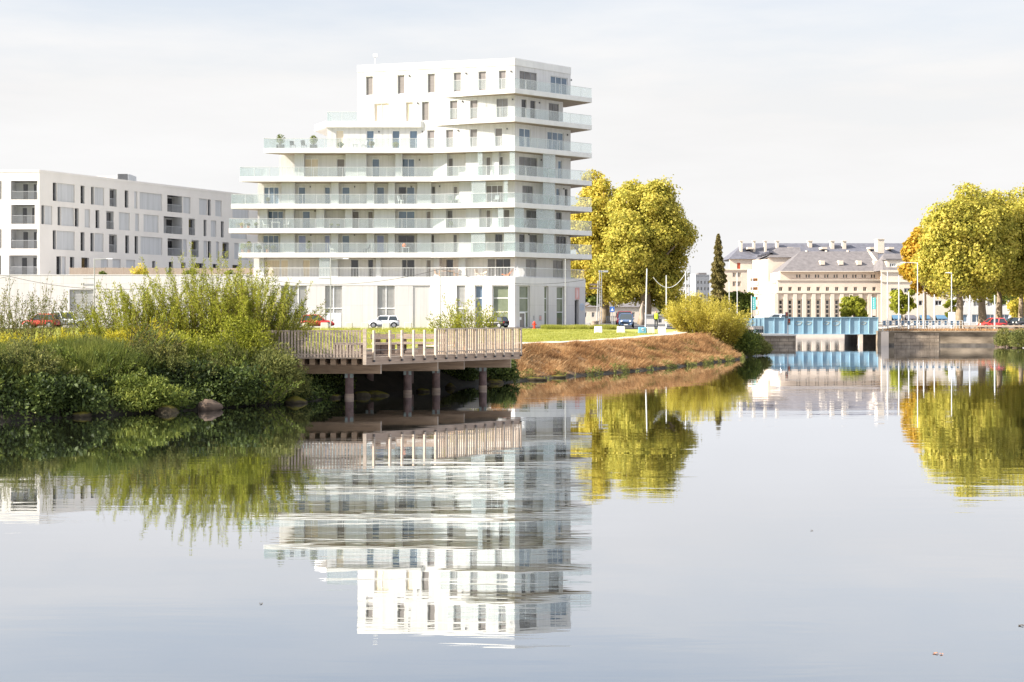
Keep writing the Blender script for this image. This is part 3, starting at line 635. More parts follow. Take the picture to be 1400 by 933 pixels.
for a, b_, nb in LITE:
    ln = pl_of((a + b_) / 2); m = MB(); m.obox(ln, ln.t(a), ln.t(b_), -.3, -.06, g0, ZP - .025); m.build('pale_panel', 'facade_white', TW)
for a, b_, nb, pane in GLZ:
    ln = pl_of((a + b_) / 2); zt = (ZP if pane != 'pane_dark' else 5.35) - .02
    f = window(TW, ln, ln.t(a), ln.t(b_), g0 + .1, zt, .3, pane, 'frame_white' if pane != 'pane_dark' else 'frame_grey', nb, (3.95, 5.45) if pane != 'pane_dark' else (), .09, 'shop_window')
# service door in the louvres, glass entrance door, notices, banner and round emblem
ln = pA; a, b_ = ln.t(330 + 447 / 3.889), ln.t(330 + 531 / 3.889); m = MB(); m.obox(ln, a, (a + b_) / 2 - .02, -.13, -.05, g0 + .1, 3.85); m.obox(ln, (a + b_) / 2 + .02, b_, -.13, -.05, g0 + .1, 3.85)
o = m.build('service_door', 'white_paint', TW); m = MB(); m.obox(ln, (a + b_) / 2 - .15, (a + b_) / 2 - .09, -.05, -.02, 2.95, 3.15); m.build('handle', 'metal_dark', o)
ln = pC; a, b_ = ln.t(700 + 100 / 9.327), ln.t(700 + 182 / 9.327); m = MB()
for q in ((a, a + .1), (b_ - .13, b_)): m.obox(ln, q[0], q[1], -.24, -.1, g0 + .1, 3.9)
m.obox(ln, a, b_, -.24, -.1, 3.8, 3.92); o = m.build('entrance_door', 'frame_white', TW); m = MB(); m.obox(ln, a + .1, b_ - .13, -.23, -.2, g0 + .12, 3.8); m.build('pane', 'pane_mid', o)
m = MB(); m.obox(ln, a + .22, a + .5, -.199, -.19, 3.1, 3.4); m.build('notice', 'white_paint', o)
m = MB(); t_ = ln.t(700 + 345 / 9.327); m.obox(ln, t_, t_ + .4, .003, .03, 3.0, 3.6); o = m.build('notice_board', 'metal_grey', TW); m = MB(); m.obox(ln, t_ + .05, t_ + .18, .031, .036, 3.1, 3.5); m.obox(ln, t_ + .22, t_ + .36, .031, .036, 3.1, 3.5); m.build('notice', 'banner_pink', o)
m = MB(); t_ = ln.t(700 + 272 / 9.327); m.obox(ln, t_, t_ + .14, .003, .05, 3.1, 3.55); m.build('intercom', 'metal_grey', TW)
m = MB(); a, b_ = ln.t(700 + 805 / 9.327), ln.t(700 + 857 / 9.327); m.obox(ln, a, b_, .01, .04, 5.4, 6.72); o = m.build('wall_banner', 'banner_pink', TW)
m = MB(); m.obox(ln, a + .25, a + .33, .041, .046, 5.55, 6.55); m.obox(ln, a + .42, a + .48, .041, .046, 5.7, 6.4); m.build('lettering', 'white_paint', o)
m = MB(); t_ = ln.t(700 + 890 / 9.327); c = (t_, 4.55)
for i in range(26):
    a0, a1 = 2 * math.pi * i / 26, 2 * math.pi * (i + 1) / 26
    vs = [(*ln.pt(c[0] + r * math.cos(a_), d_), c[1] + r * math.sin(a_)) for r, a_ in ((.40, a0), (.40, a1), (.30, a1), (.30, a0)) for d_ in (.03,)]
    m.add(vs, [(0, 1, 2, 3)])
m.obox(ln, t_ - .04, t_ + .05, .02, .035, 4.3, 4.8); m.obox(ln, t_ - .16, t_ - .041, .02, .035, 4.52, 4.62); m.obox(ln, t_ + .051, t_ + .2, .02, .035, 4.36, 4.45); m.build('round_emblem', 'emblem_blue', TW)
# white bar railing along the podium edge
m = MB()
for ln, d in ((pA, -.12), (pB, -.12), (pC, -.12)):
    t_ = .1
    while t_ < ln.len: m.obox(ln, t_, t_ + .022, d - .03, d, 7.72, 8.72); t_ += .16
    m.obox(ln, 0, ln.len, d - .045, d + .015, 8.72, 8.77); m.obox(ln, 0, ln.len, d - .04, d + .01, 7.76, 7.8)
m.build('terrace_railing', 'rail_white', TW)

# ------------------------------------------------------------------ low podium building to the left, with a roof garden
PD = thing('podium_building', 'long low white building with blank walls and grey shutters under the roof garden', 'building', (-45, 158, 2.2))
q = Line((-78, 154.5), (pA.p.x - .02, 154.5)); m = MB(); ops = []
for a, b_ in ((95, 128), (325, 345)): ops.append((q.t(a), min(q.t(b_), q.len - .4), g0, 6.4))
ops.append((q.t(113), q.t(128), 6.75, 6.95))
wall_run(m, q, g0, 7.95, [ops[0], ops[1]], .35); m.prism([(-78, 154.9), (q.q.x, 154.9), (q.q.x, 205), (-78, 205)], 7.4, 7.7); m.prism([(-78, 154.86), (-77.6, 154.86), (-77.6, 205), (-78, 205)], g0, 7.4)
m.build('wall', 'podium_white', PD)
m = MB(); m.obox(q, 0, q.len, -.36, .03, 7.95, 8.02); m.build('coping', 'concrete_white', PD)
for o_ in ops[:2]:
    m = MB(); m.obox(q, o_[0], o_[1], -.3, -.2, g0, 6.4); z = g0 + .1
    while z < 6.3: m.obox(q, o_[0], o_[1], -.2, -.16, z, z + .06); z += .16
    m.build('shutter', 'louvre_grey', PD)
m = MB(); m.obox(q, q.t(113), q.t(128), .003, .04, 6.9, 7.02); m.build('ledge', 'metal_grey', PD)
def board_fence(px0, px1, d, za, zb, label):
    r = thing('board_fence', label, 'fence', (PX((px0 + px1) / 2, d), d, za), 'wooden fences on the roof garden'); x0, x1 = PX(px0, d), PX(px1, d); x = x0; m = MB(); rr = random.Random(3)
    while x < x1 - .05: m.box(x, x + .13, d, d + .025, za + .05, zb + rr.uniform(-.02, .02)); x += .145
    m.build('board', 'fence_wood', r)
    p = MB()
    x = x0
    while x <= x1: p.box(x, x + .09, d + .03, d + .12, za, zb + .05); x += 2.0
    p.build('post', 'fence_wood', r); return r
board_fence(95, 226, 160, 7.7, 8.95, 'brown board fence at left of the roof garden below the white block')
board_fence(234, 346, 160, 7.7, 8.9, 'brown board fence on the roof garden beside the tower')

# ------------------------------------------------------------------ the white block behind
z4 = lambda x: x / 4.058
BK = thing('white_apartment_block', 'white four storey block with pilaster grid and recessed balconies', 'apartment building', (-55, 185, 2.2))
d1 = 178.0; c0 = (PX(54, d1), d1); c1 = (PX(314, 210.2), 210.2)
c2 = (c0[0] + (c1[0] - c0[0]) * 1.55, c0[1] + (c1[1] - c0[1]) * 1.55)
fr = Line((-83, 178.0), c0); sd_ = Line(c0, c2)
rows = [(PZ(220 + 215 / 4.058, d1), PZ(220 + 112 / 4.058, d1)), (PZ(220 + 350 / 4.058, d1), PZ(220 + 245 / 4.058, d1)), (PZ(220 + 487 / 4.058, d1), PZ(220 + 380 / 4.058, d1)), (PZ(220 + 634 / 4.058, d1), PZ(220 + 525 / 4.058, d1))]
ztop = PZ(220 + 63 / 4.058, d1)
SIDE = [
 [(293, 315, 'w'), (318, 415, 'p'), (447, 470, 'w'), (505, 522, 'w'), (525, 578, 'p'), (608, 648, 'b'), (692, 713, 'w'), (745, 762, 'p'), (775, 900, 'p'), (928, 1012, 'l'), (1017, 1057, 'p'), (1105, 1150, 'p'), (1153, 1170, 'w'), (1195, 1230, 'p'), (1290, 1380, 'p')],
 [(230, 247, 'w'), (249, 290, 'p'), (320, 337, 'w'), (340, 412, 'p'), (415, 437, 'w'), (470, 500, 'p'), (530, 552, 'w'), (590, 632, 'b'), (660, 720, 'p'), (750, 772, 'p'), (797, 880, 'p'), (908, 1012, 'l'), (1047, 1083, 'b'), (1130, 1146, 'w'), (1170, 1200, 'p'), (1226, 1242, 'w'), (1280, 1370, 'p')],
 [(293, 312, 'w'), (315, 415, 'p'), (447, 470, 'w'), (502, 522, 'w'), (525, 575, 'p'), (605, 650, 'b'), (695, 717, 'w'), (747, 767, 'w'), (780, 900, 'p'), (930, 1012, 'l'), (1016, 1037, 'p'), (1063, 1103, 'b'), (1130, 1150, 'p'), (1153, 1172, 'w'), (1198, 1215, 'p'), (1234, 1270, 'b'), (1300, 1380, 'p')],
 [(313, 340, 'w'), (345, 365, 'p'), (388, 413, 'w'), (452, 495, 'w'), (560, 600, 'p'), (625, 670, 'p'), (700, 750, 'p'), (845, 862, 'w'), (937, 960, 'w'), (1005, 1030, 'w'), (1080, 1130, 'w'), (1180, 1205, 'w'), (1290, 1325, 'w')]]
FRONT = [[(-60, -20, 'p'), (0, 8, 'w'), (60, 216, 'l')], [(-60, -10, 'p'), (62, 193, 'l')], [(-60, -20, 'p'), (0, 8, 'w'), (60, 216, 'l')], [(-50, 5, 'w'), (50, 215, 'l')]]
outer = MB(); inner = MB(); cells = []
zprev = ztop
for r_, (za, zb) in enumerate(rows):
    zbase = za
    low = rows[r_ + 1][1] if r_ < 3 else za
    for ln, lst in ((fr, FRONT[r_]), (sd_, SIDE[r_])):
        ops = []; iops = []
        for a, b_, ty in lst:
            t0, t1 = ln.t(z4(a)), ln.t(z4(b_))
            if ln is fr: t1 = min(t1, ln.len - .25)
            ops.append((t0, t1, za, zb))
            if ty != 'p': iops.append((t0, t1, za, zb)); cells.append((ln, t0, t1, za, zb, ty))
        wall_run(outer, ln, low, zprev, ops, .14); wall_run(inner, ln, low, zprev, iops, .3, d=-.15)
    zprev = low
for ln in (fr, sd_): outer.obox(ln, 0 if ln is fr else .002, ln.len, -.3, .04, ztop - .02, ztop + .3)
outer.build('frame_wall', 'block_frame', BK); inner.build('infill_panel', 'block_infill', BK)
m = MB(); m.prism([fr.pt(0, -.4), c0 and fr.pt(fr.len - .3, -.4), sd_.pt(sd_.len, -.4), (-60, 250), (-83, 250)], ztop - .35, ztop - .1); m.build('roof', 'block_infill', BK)
m = MB(); m.prism([fr.pt(0, -.45), fr.pt(fr.len - .3, -.45), sd_.pt(sd_.len, -.45), (-60, 250), (-83, 250)], rows[3][0] - .35, rows[3][0] - .02)
for r_ in range(4): m.prism([fr.pt(0, -.47), fr.pt(fr.len - .5, -.47), sd_.pt(sd_.len, -.47), (-62, 250), (-83, 250)], rows[r_][0] - .25, rows[r_][0] - .012)
m.build('floor_slab', 'block_infill', BK)
for ln, t0, t1, za, zb, ty in cells:
    if ty == 'w': window(BK, ln, t0, t1, za + .02, zb - .02, .42, 'pane_dark', 'frame_dark', 1, ((za + zb) / 2 - .25,), .07)
    else:
        dep = .5 if ty == 'b' else 1.9
        m = MB(); m.obox(ln, t0 - .1, t1 + .1, -dep - .12, -dep, za, zb)
        if ty == 'l': m.obox(ln, t0 - .12, t0, -dep, -.46, za, zb); m.obox(ln, t1, t1 + .12, -dep, -.46, za, zb)
        o = m.build('balcony_recess', 'block_infill', BK)
        w_ = t1 - t0
        g = MB()
        if ty == 'l': g.obox(ln, t0 + w_ * .28, t0 + w_ * .45, -dep, -dep + .05, za + .05, zb - .25); g.obox(ln, t0 + w_ * .68, t0 + w_ * .97, -dep, -dep + .05, za + .05, zb - .25)
        else: g.obox(ln, t0 + w_ * .1, t1 - w_ * .1, -dep, -dep + .05, za + .05, zb - .15)
        g.build('pane', 'pane_dark', o)
        b2 = MB(); t_ = t0 + .03
        while t_ < t1 - .03: b2.obox(ln, t_, t_ + .025, -.1, -.07, za + .02, za + 1.0); t_ += .13
        b2.obox(ln, t0, t1, -.12, -.05, za + 1.0, za + 1.05); b2.build('balustrade', 'metal_grey', o)
m = MB(); rx = PX(168, 195); m.box(PX(159, 196), PX(176, 196), 196, 200, ztop - .2, PZ(238, 196)); o = m.build('plant_box', 'block_infill', BK); m = MB()
for i in range(6): m.box(PX(161, 196), PX(174.5, 196), 195.93, 195.995, PZ(247, 196) + i * .16, PZ(247, 196) + i * .16 + .09)
m.build('vent_slat', 'metal_dark', o)
m = MB(); m.box(PX(122, 196), PX(158.5, 196), 197, 201, ztop - .2, PZ(241, 197)); m.build('roof_parapet', 'block_frame', BK)
m = MB(); m.tube([(PX(9, 186), 186, ztop), (PX(9, 186), 186, ztop + .5), (PX(9, 186), 186, ztop + .9)], [.12, .3, .25], 8); m.build('roof_vent', 'metal_pale', BK)
# ------------------------------------------------------------------ timber viewing deck over the water
DK = thing('viewing_deck', 'timber viewing deck on piles jutting over the water with baluster railings', 'deck', (-6, 64, .2))
dA = (-6.14, 59.4); dE = (.42, 68.5); dz = 1.75
dF = Line((-12.2, 59.4), dA); dS = Line(dA, dE)
pol = [(-12.2, 59.45), (dA[0] - .05, 59.45), (dE[0] - .1, dE[1] + .05), (-2.4, 75.5), (-7.5, 76.6), (-12.2, 69)]
m = MB(); m.prism(pol, dz - .06, dz); fl = m.build('deck_floor', 'wood_grey', DK)
m = MB()
y = 60.0
while y < 75: # gaps between boards read as thin dark strips
    xr = dA[0] + (dE[0] - dA[0]) * (y - dA[1]) / (dE[1] - dA[1]) - .12 if y < 68.5 else -.2 - (y - 68.5) * .38
    xl = -12.1 if y < 69 else -12.1 + (y - 69) * .62
    m.box(xl, xr, y, y + .018, dz + .001, dz + .004); y += .16
m.build('board_gap', 'wood_dark', fl)
m = MB(); m.obox(dS, 0, dS.len, -.08, .0, dz - .30, dz - .02); m.build('side_fascia', 'wood_side', DK)
m = MB(); m.obox(dS, 0, dS.len, -.09, .012, dz - .32, dz - .302); m.obox(dS, 0, dS.len, -.09, .03, dz - .018, dz + .012); m.build('edge_strip', 'wood_pale', DK)
m = MB(); m.obox(dF, 0, dF.len + .04, -.02, .04, dz - .05, dz + .03); m.build('front_fascia', 'wood_pale', DK)
for i in range(14):
    x = -12.0 + i * .44; m = MB(); ylim = 68.8
    m.box(x, x + .22, 59.52, ylim, dz - .32, dz - .061); m.build('joist', 'wood_beam', DK)
for Y, xe in ((60.4, PX(520, 60.4)), (63.4, PX(598, 63.4)), (65.4, PX(634, 65.4)), (67.7, PX(698, 67.7))):
    m = MB(); m.box(-12, xe - .0, Y, Y + .28, dz - .72, dz - .325); o = m.build('cross_beam', 'wood_beam', DK)
    m = MB(); m.box(xe + .001, xe + .03, Y - .004, Y + .285, dz - .725, dz - .32); m.build('beam_end', 'wood_pale', o)
for px, Y in ((477, 60.5), (557, 63.5), (596, 65.5), (660, 67.8), (440, 63.6), (505, 65.6), (560, 67.9)):
    x = PX(px, Y); m = MB(); m.lathe((x, Y + .14, 0), [(.19, -1.4), (.19, .05), (.185, .1), (.18, dz - .73)], 14); o = m.build('pile', 'pile', DK, smooth=False)
    m = MB(); m.box(x - .17, x + .17, Y - .03, Y + .3, dz - .9, dz - .66); m.build('bracket', 'iron_green', o)
    m = MB(); m.lathe((x, Y + .14, 0), [(.193, -.06), (.197, .0), (.197, .11), (.19, .17)], 14); m.build('waterline_band', 'wood_side', o)
# railings: dense balusters at the front, open posts in the middle, dense again to the end post
ht = dz + 1.13
m = MB(); m.obox(dF, 0, dF.len - .1, .03, .1, ht - .05, ht); rl = m.build('front_railing', 'wood_pale', DK)
m = MB(); m.obox(dF, 0, dF.len - .1, .035, .09, dz + .1, dz + .16); m.build('rail', 'wood_pale', rl)
t_ = dF.len - .2
k = 0
while t_ > 1.4 and k < 40:
    b_ = MB(); b_.obox(dF, t_ - .043, t_ + .043, .092, .135, dz + .0, ht + .015); b_.build('baluster', 'wood_grey', rl); t_ -= .135; k += 1
m = MB(); m.obox(dF, dF.len - .07, dF.len + .07, .045, .19, dz - .3, ht + .06); m.build('corner_post', 'wood_pale', DK)
t0 = dS.t(595)
m = MB(); m.obox(dS, t0 - .05, dS.len, -.03, .09, ht + .0, ht + .05); rs = m.build('side_railing', 'wood_pale', DK)
m = MB(); m.obox(dS, t0, dS.len, -.02, .02, dz + .12, dz + .18); m.build('rail', 'wood_pale', rs)
cb = MB()
for z in (.3, .55, .8, 1.02): cb.tube([(*dS.pt(.1, .02), dz + z), (*dS.pt(t0, .02), dz + z)], .006, 4)
cb.build('cable', 'metal_grey', DK)
posts = [510, 532, 548.5, 564.5, 579.5, 594.5, 609, 622.5, 636, 649.5, 662.5, 675.5, 687.5, 699.5, 711]
for i, px in enumerate(posts):
    t_ = dS.t(px); m = MB(); m.obox(dS, t_ - .045, t_ + .045, .0, .09, dz - .12, ht - .003); o = m.build('post', 'wood_pale', DK)
    m = MB(); m.obox(dS, t_ - .03, t_ + .03, .001, .1, dz - .2, dz - .122); m.build('bracket', 'metal_dark', o)
    if i >= 5 and i < len(posts) - 1:
        tn = dS.t(posts[i + 1])
        for j in range(5):
            tj = t_ + (tn - t_) * (j + .35) / 5; b_ = MB(); b_.obox(dS, tj - .036, tj + .036, -.055, -.022, dz + .03, ht - .003); b_.build('baluster', 'wood_pale', rs)
def bench(label, loc, w, rz=0, back=True):
    r = thing('timber_bench', label, 'bench', loc, 'heavy timber benches on the deck', local=True)
    m = MB()
    for i in range(4): m.box(-w / 2, w / 2, -.3 + i * .15, -.16 + i * .15, .42, .52)
    m.build('seat', 'wood_grey', r)
    for s in (-1, 0, 1):
        m = MB(); c = s * (w / 2 - .22); m.box(c - .15, c + .15, -.26, .22, 0, .418); m.build('leg', 'wood_dark', r)
    if back:
        for s in (-1, 1): m = MB(); c = s * (w / 2 - .3); m.box(c - .12, c + .12, .31, .42, .1, .93); m.build('back_post', 'wood_dark', r)
        m = MB(); m.box(-w / 2 - .05, w / 2 - .02, .25, .305, .66, .9); m.build('backrest', 'wood_grey', r)
    r.rotation_euler.z = rz; return r
bench('long grey timber bench with thick backrest in the middle of the deck', (-4.2, 66.3, dz + .004), 2.4, R(-4))
bench('short timber bench with wide back post behind the first open railing posts', (-5.85, 65.0, dz + .004), 1.1, R(10))
bench('backless timber seat beside the corner post of the deck', (-7.3, 64.3, dz + .004), 1.5, R(4), False)
for i, (x, y) in enumerate(((-2.95, 68.9), (-2.55, 69.4))):
    m = MB(); pts = [(x - .22 + .44 * (1 - math.cos(math.pi * j / 10)) / 2, y + .1 * i, dz + .02 + .42 * math.sin(math.pi * j / 10) ** .6) for j in range(11)]
    m.tube(pts, .045, 6); tag(m.build('rusty_hoop', 'wood_chair'), ['rust brown hoop on the deck floor, nearer the long bench', 'rust brown hoop on the deck floor, nearer the dense railing'][i], 'hoop', 'rust brown hoops on the deck')

# ------------------------------------------------------------------ vehicles
def car(label, cat, paint, loc, rz, k='hatch', name='parked_car', group=None, s=1.0):
    r = thing(name, label, cat, loc, group, local=True)
    if k == 'hatch': st = [(-1.85, .32, .72, .80, .62), (-1.78, .22, .86, .93, .80), (-1.2, .2, .88, .96, .86), (0, .2, .88, .95, .87), (.75, .2, .86, .93, .86), (1.2, .2, .80, .88, .84), (1.7, .22, .66, .74, .78), (1.86, .32, .55, .60, .58)]; cab = [(-1.72, .9, -1.42, 1.42), (.82, .92, .18, 1.44)]; wx = (-1.2, 1.2); wr = .31; hw = (.80, .62)
    elif k == 'mini': st = [(-1.75, .3, .78, .86, .66), (-1.7, .22, .9, .96, .80), (-1.1, .2, .92, .98, .84), (0, .2, .92, .98, .85), (.8, .2, .92, .98, .84), (1.3, .2, .86, .95, .82), (1.65, .24, .72, .8, .74), (1.75, .34, .6, .66, .6)]; cab = [(-1.62, .95, -1.45, 1.38), (.86, .97, .5, 1.38)]; wx = (-1.15, 1.18); wr = .31; hw = (.78, .64)
    else: st = [(-2.1, .36, .9, 1.0, .7), (-2.02, .3, 1.02, 1.08, .86), (-1.4, .28, 1.05, 1.1, .92), (0, .28, 1.05, 1.1, .93), (.9, .28, 1.03, 1.09, .92), (1.5, .28, .98, 1.06, .9), (1.98, .3, .86, .94, .84), (2.1, .4, .7, .78, .7)]; cab = [(-1.98, 1.06, -1.85, 1.72), (1.05, 1.07, .35, 1.74)]; wx = (-1.3, 1.35); wr = .37; hw = (.86, .7)
    m = MB(); vs = []; nsec = 10
    for x, zb, zm, zh, w in st:
        half = [(w * .86, zb), (w, zb + .14), (w * 1.02, (zb + zm) / 2), (w * .97, zm), (w * .62, zh)]
        vs += [(x, -y_, z) for y_, z in half] + [(x, y_, z) for y_, z in reversed(half)]
    fs = []
    for i in range(len(st) - 1):
        for j in range(nsec): fs.append((i * nsec + j, i * nsec + (j + 1) % nsec, (i + 1) * nsec + (j + 1) % nsec, (i + 1) * nsec + j))
    fs += [tuple(range(nsec)), tuple(range(len(st) * nsec - 1, (len(st) - 1) * nsec - 1, -1))]
    m.add(vs, fs); o = m.build('body', paint, r, smooth=True); o.modifiers.new('sub', 'SUBSURF').levels = 1; o.modifiers['sub'].render_levels = 1
    (bx, bz, tx, tz), (fx, fz, ux, uz) = cab
    m = MB(); m.add([(bx, -hw[0], bz - .06), (fx, -hw[0], fz - .06), (fx, hw[0], fz - .06), (bx, hw[0], bz - .06), (tx, -hw[1], tz - .02), (ux, -hw[1], uz - .02), (ux, hw[1], uz - .02), (tx, hw[1], tz - .02)], [(0, 1, 5, 4), (1, 2, 6, 5), (2, 3, 7, 6), (3, 0, 4, 7), (4, 5, 6, 7), (0, 3, 2, 1)])
    g = m.build('windows', 'car_glass', r)
    m = MB(); e = .03; m.add([(tx - e, -hw[1] - e, tz - .03), (ux + e, -hw[1] - e, uz - .03), (ux + e, hw[1] + e, uz - .03), (tx - e, hw[1] + e, tz - .03), (tx + .1, -hw[1] * .8, tz + .05), (ux - .12, -hw[1] * .8, uz + .05), (ux - .12, hw[1] * .8, uz + .05), (tx + .1, hw[1] * .8, tz + .05)], [(0, 1, 5, 4), (1, 2, 6, 5), (2, 3, 7, 6), (3, 0, 4, 7), (4, 5, 6, 7), (0, 3, 2, 1)])
    m.build('roof', paint, r, smooth=False)
    m = MB()
    for sy in (-1, 1):
        for (xa, za, xb, zb2) in ((bx, bz, tx, tz), (fx, fz, ux, uz), ((bx + fx) / 2 - .12, bz - .02, (tx + ux) / 2 - .1, tz)):
            m.bar((xa, sy * (hw[0] + .005), za - .06), (xb, sy * (hw[1] + .012), zb2 - .02), .09, .05)
    m.build('pillar', paint, r)
    for x in wx:
        for sy in (-1, 1):
            w = st[3][4]; m = MB(); n_ = 18
            ring = lambda rr, y: [(x + rr * math.cos(2 * math.pi * i / n_), y, wr + rr * math.sin(2 * math.pi * i / n_)) for i in range(n_)]
            ya, yb = sy * (w - .14), sy * (w + .035)
            m.add(ring(wr, ya) + ring(wr, yb), [(i, (i + 1) % n_, n_ + (i + 1) % n_, n_ + i) for i in range(n_)] + [tuple(range(n_)), tuple(range(n_, 2 * n_))])
            t_ = m.build('wheel', 'tyre', r); m = MB(); m.add(ring(wr * .66, yb + sy * .004) + ring(wr * .5, yb + sy * .012), [(i, (i + 1) % n_, n_ + (i + 1) % n_, n_ + i) for i in range(n_)] + [tuple(range(n_, 2 * n_))]); m.build('rim', 'rim', t_)
            m = MB(); ring2 = [(x + (wr + .07) * math.cos(math.pi * i / 12), sy * (w * 1.02 + .004), wr + (wr + .07) * math.sin(math.pi * i / 12)) for i in range(13)]
            m.add(ring2, [tuple(range(13))]); m.build('wheel_arch', 'tyre', r)
    xf, xr = st[-2][0], st[1][0]
    for sy in (-1, 1):
        m = MB(); m.lathe((0, 0, 0), [(.1, 0), (.12, .02), (.08, .06)], 10); o = m.build('headlight', 'lamp_clear', r); o.location = (xf + .06, sy * .52, st[-2][2] - .02); o.rotation_euler = (0, R(80), 0)
        m = MB(); m.box(xr - .045, xr + .06, sy * .6 - .11, sy * .6 + .11, .62, .86); m.build('tail_light', 'lamp_red', r, bevel=.02)
        m = MB(); m.box(fx - .25, fx - .1, sy * (hw[0] + .04) - .05, sy * (hw[0] + .04) + .11 * sy, fz, fz + .12); m.build('mirror', paint, r, bevel=.02)
    m = MB(); m.box(xf + .12, xf + .185, -.24, .24, .36, .46); m.build('number_plate', 'white_paint', r)
    m = MB(); m.box(xf + .02, xf + .14, -.42, .42, .5, .6); m.build('grille', 'tyre', r)
    r.rotation_euler.z = rz; r.scale = (s, s, s); return r
def gz(x, y, lift=.08): return H(x, y) + lift
def carpx(label, px, d, paint, rz, k='hatch', z=None, cat='car', **kw):
    x = PX(px, d); return car(label, cat, paint, (x, d, gz(x, d) if z is None else z), rz, k, **kw)
carpx('red hatchback parked before the blank podium wall behind the deck railing', 434, 145.5, 'red_paint', R(6), 'hatch', group='cars parked along the podium', s=.93)
carpx('small white hatchback with dark roof windows parked behind the deck benches', 525, 146, 'white_paint', R(184), 'mini', group='cars parked along the podium', s=.9)
carpx('red car half hidden by weeds at the left edge of the street', 57, 146, 'red_paint', R(172), 'hatch', group='cars parked along the podium')
carpx('white car parked beside the red one, half hidden by weeds', 95, 147, 'white_paint', R(4), 'suv', group='cars parked along the podium', s=.95)
carpx('dark car before the tall shop windows at the tower corner', 676, 147, 'black_paint', R(150), 'hatch', group='cars parked along the podium', s=.8)
carpx('dark blue off-road car facing the canal on the street beside the tower', 856, 147, 'blue_paint', R(-95), 'suv', s=.84)
carpx('red van roof showing behind the dark blue car', 854, 160, 'red_paint', R(-95), 'suv', cat='van', name='parked_van')
carpx('silver car crossing the blue bridge', 1059, 188.6, 'silver_paint', R(180), 'hatch', z=2.32, name='moving_car')
carpx('bright red car parked under the plane trees behind the wooden rail', 1356, 184, 'red_paint', R(185), 'hatch', group='cars parked under the plane trees', s=.98)
carpx('black car at the right end of the quay behind the red one', 1384, 190, 'black_paint', R(178), 'hatch', group='cars parked under the plane trees')
carpx('dark grey car at the right edge behind the wooden rail', 1408, 187, 'black_paint', R(184), 'suv', group='cars parked under the plane trees')

# ------------------------------------------------------------------ poles, signs, bollard blocks
def mast(label, px, d, ytop, name='pole', rad=.07, m_='metal_pale', group='bare masts around the basin', lean=0, ybot=None, cat='pole'):
    x = PX(px, d); zb = gz(x, d, -.05) if ybot is None else PZ(ybot, d); zt = PZ(ytop, d)
    r = thing(name, label, cat, (x, d, zb), group)
    m = MB(); m.lathe((x, d, zb), [(rad * 2, 0), (rad * 2, .12), (rad * 1.15, .14)], 10); m.build('base', 'metal_grey', r)
    m = MB(); m.tube([(x, d, zb + .1), (x + lean, d, zt)], [rad * 1.1, rad * .8], 10); p = m.build('shaft', m_, r)
    m = MB(); m.lathe((x + lean, d, zt), [(rad * .95, 0), (rad * 1.1, .03), (rad * .5, .12)], 10); m.build('cap', 'metal_grey', r)
    return r
def lamp(label, px, d, ytop, arm, d2=0, m_='metal_grey', boom=0, group='street lamps around the basin'):
    r = mast(label, px, d, ytop, 'street_lamp', .06, m_, group, cat='street lamp'); x = PX(px, d); zt = PZ(ytop, d); s = 1 if arm > 0 else -1
    m = MB(); m.tube([(x, d, zt - .1), (x + s * .15, d, zt + .02), (x + arm, d, zt + .08)], [.045, .04, .035], 8); o = m.build('arm', m_, r)
    m = MB(); m.add([(x + arm - s * .1, d - .12, zt + .03), (x + arm + s * .55, d - .1, zt + .05), (x + arm + s * .55, d + .1, zt + .05), (x + arm - s * .1, d + .12, zt + .03), (x + arm, d - .08, zt + .14), (x + arm + s * .45, d - .06, zt + .12), (x + arm + s * .45, d + .06, zt + .12), (x + arm, d + .08, zt + .14)], [(0, 1, 2, 3), (4, 5, 6, 7), (0, 1, 5, 4), (1, 2, 6, 5), (2, 3, 7, 6), (3, 0, 4, 7)]); m.build('lamp_head', 'metal_pale', r)
    if boom: m = MB(); m.tube([(x, d, PZ(381, d)), (x + boom, d, PZ(381, d))], [.05, .04], 8); m.build('boom', m_, r)
    return r
lamp('slim street lamp with low side boom before the podium at far left', 129, 141, 355, 1.3, boom=-1.1)
lamp('slim street lamp with low side boom beside the red hatchback', 452, 141, 355, 1.3, boom=-1.2)
WIRE = [(13, 377), (319, 373), (602, 366), (773, 356)]
for (px, yt), lb in zip(WIRE, ('thin cable pole among the weeds at far left', 'thin cable pole above the tall willow bush', 'thin cable pole behind the deck railing where the wires peak', 'tall thin pole before the shaded end of the podium')):
    mast(lb, px, 140, yt, rad=.05, m_='metal_grey', group='poles carrying the span wires')
def wire(label, a, b_, sag, d=140):
    (pa, ya), (pb, yb) = a, b_; m = MB(); n_ = 24
    pts = [(PX(pa + (pb - pa) * i / n_, d), d, PZ(ya + (yb - ya) * i / n_ + sag * 4 * (i / n_) * (1 - i / n_), d)) for i in range(n_ + 1)]
    m.tube(pts, .022, 5); tag(m.build('overhead_wire', 'cable'), label, 'wire', 'span wires before the podium')
wire('sagging wire between the far left pole and the pole above the willow', (13, 378), (319, 374), 20)
wire('sagging wire passing behind the lamp beside the red hatchback', (319, 374), (602, 368), 18)
wire('sagging wire from the pole behind the deck to the shaded podium end', (602, 368), (799, 383), 12)
wire('wire leaving the far left pole towards the frame edge', (-40, 386), (13, 378), 1)
lb = ['thick white mast beside the trunk of the big plane tree', 'shorter white mast left of the golden bush', 'grey mast rising behind the left side of the golden bush', 'thin tall mast just behind the grey one']
for (px, d, yt, ln_, rad), q in zip(((882.5, 146, 369, .15, .075), (911, 150, 378, 0, .065), (938, 150, 372, -.05, .07), (943.5, 165, 365, 0, .05)), lb): mast(q, px, d, yt, lean=ln_, rad=rad)
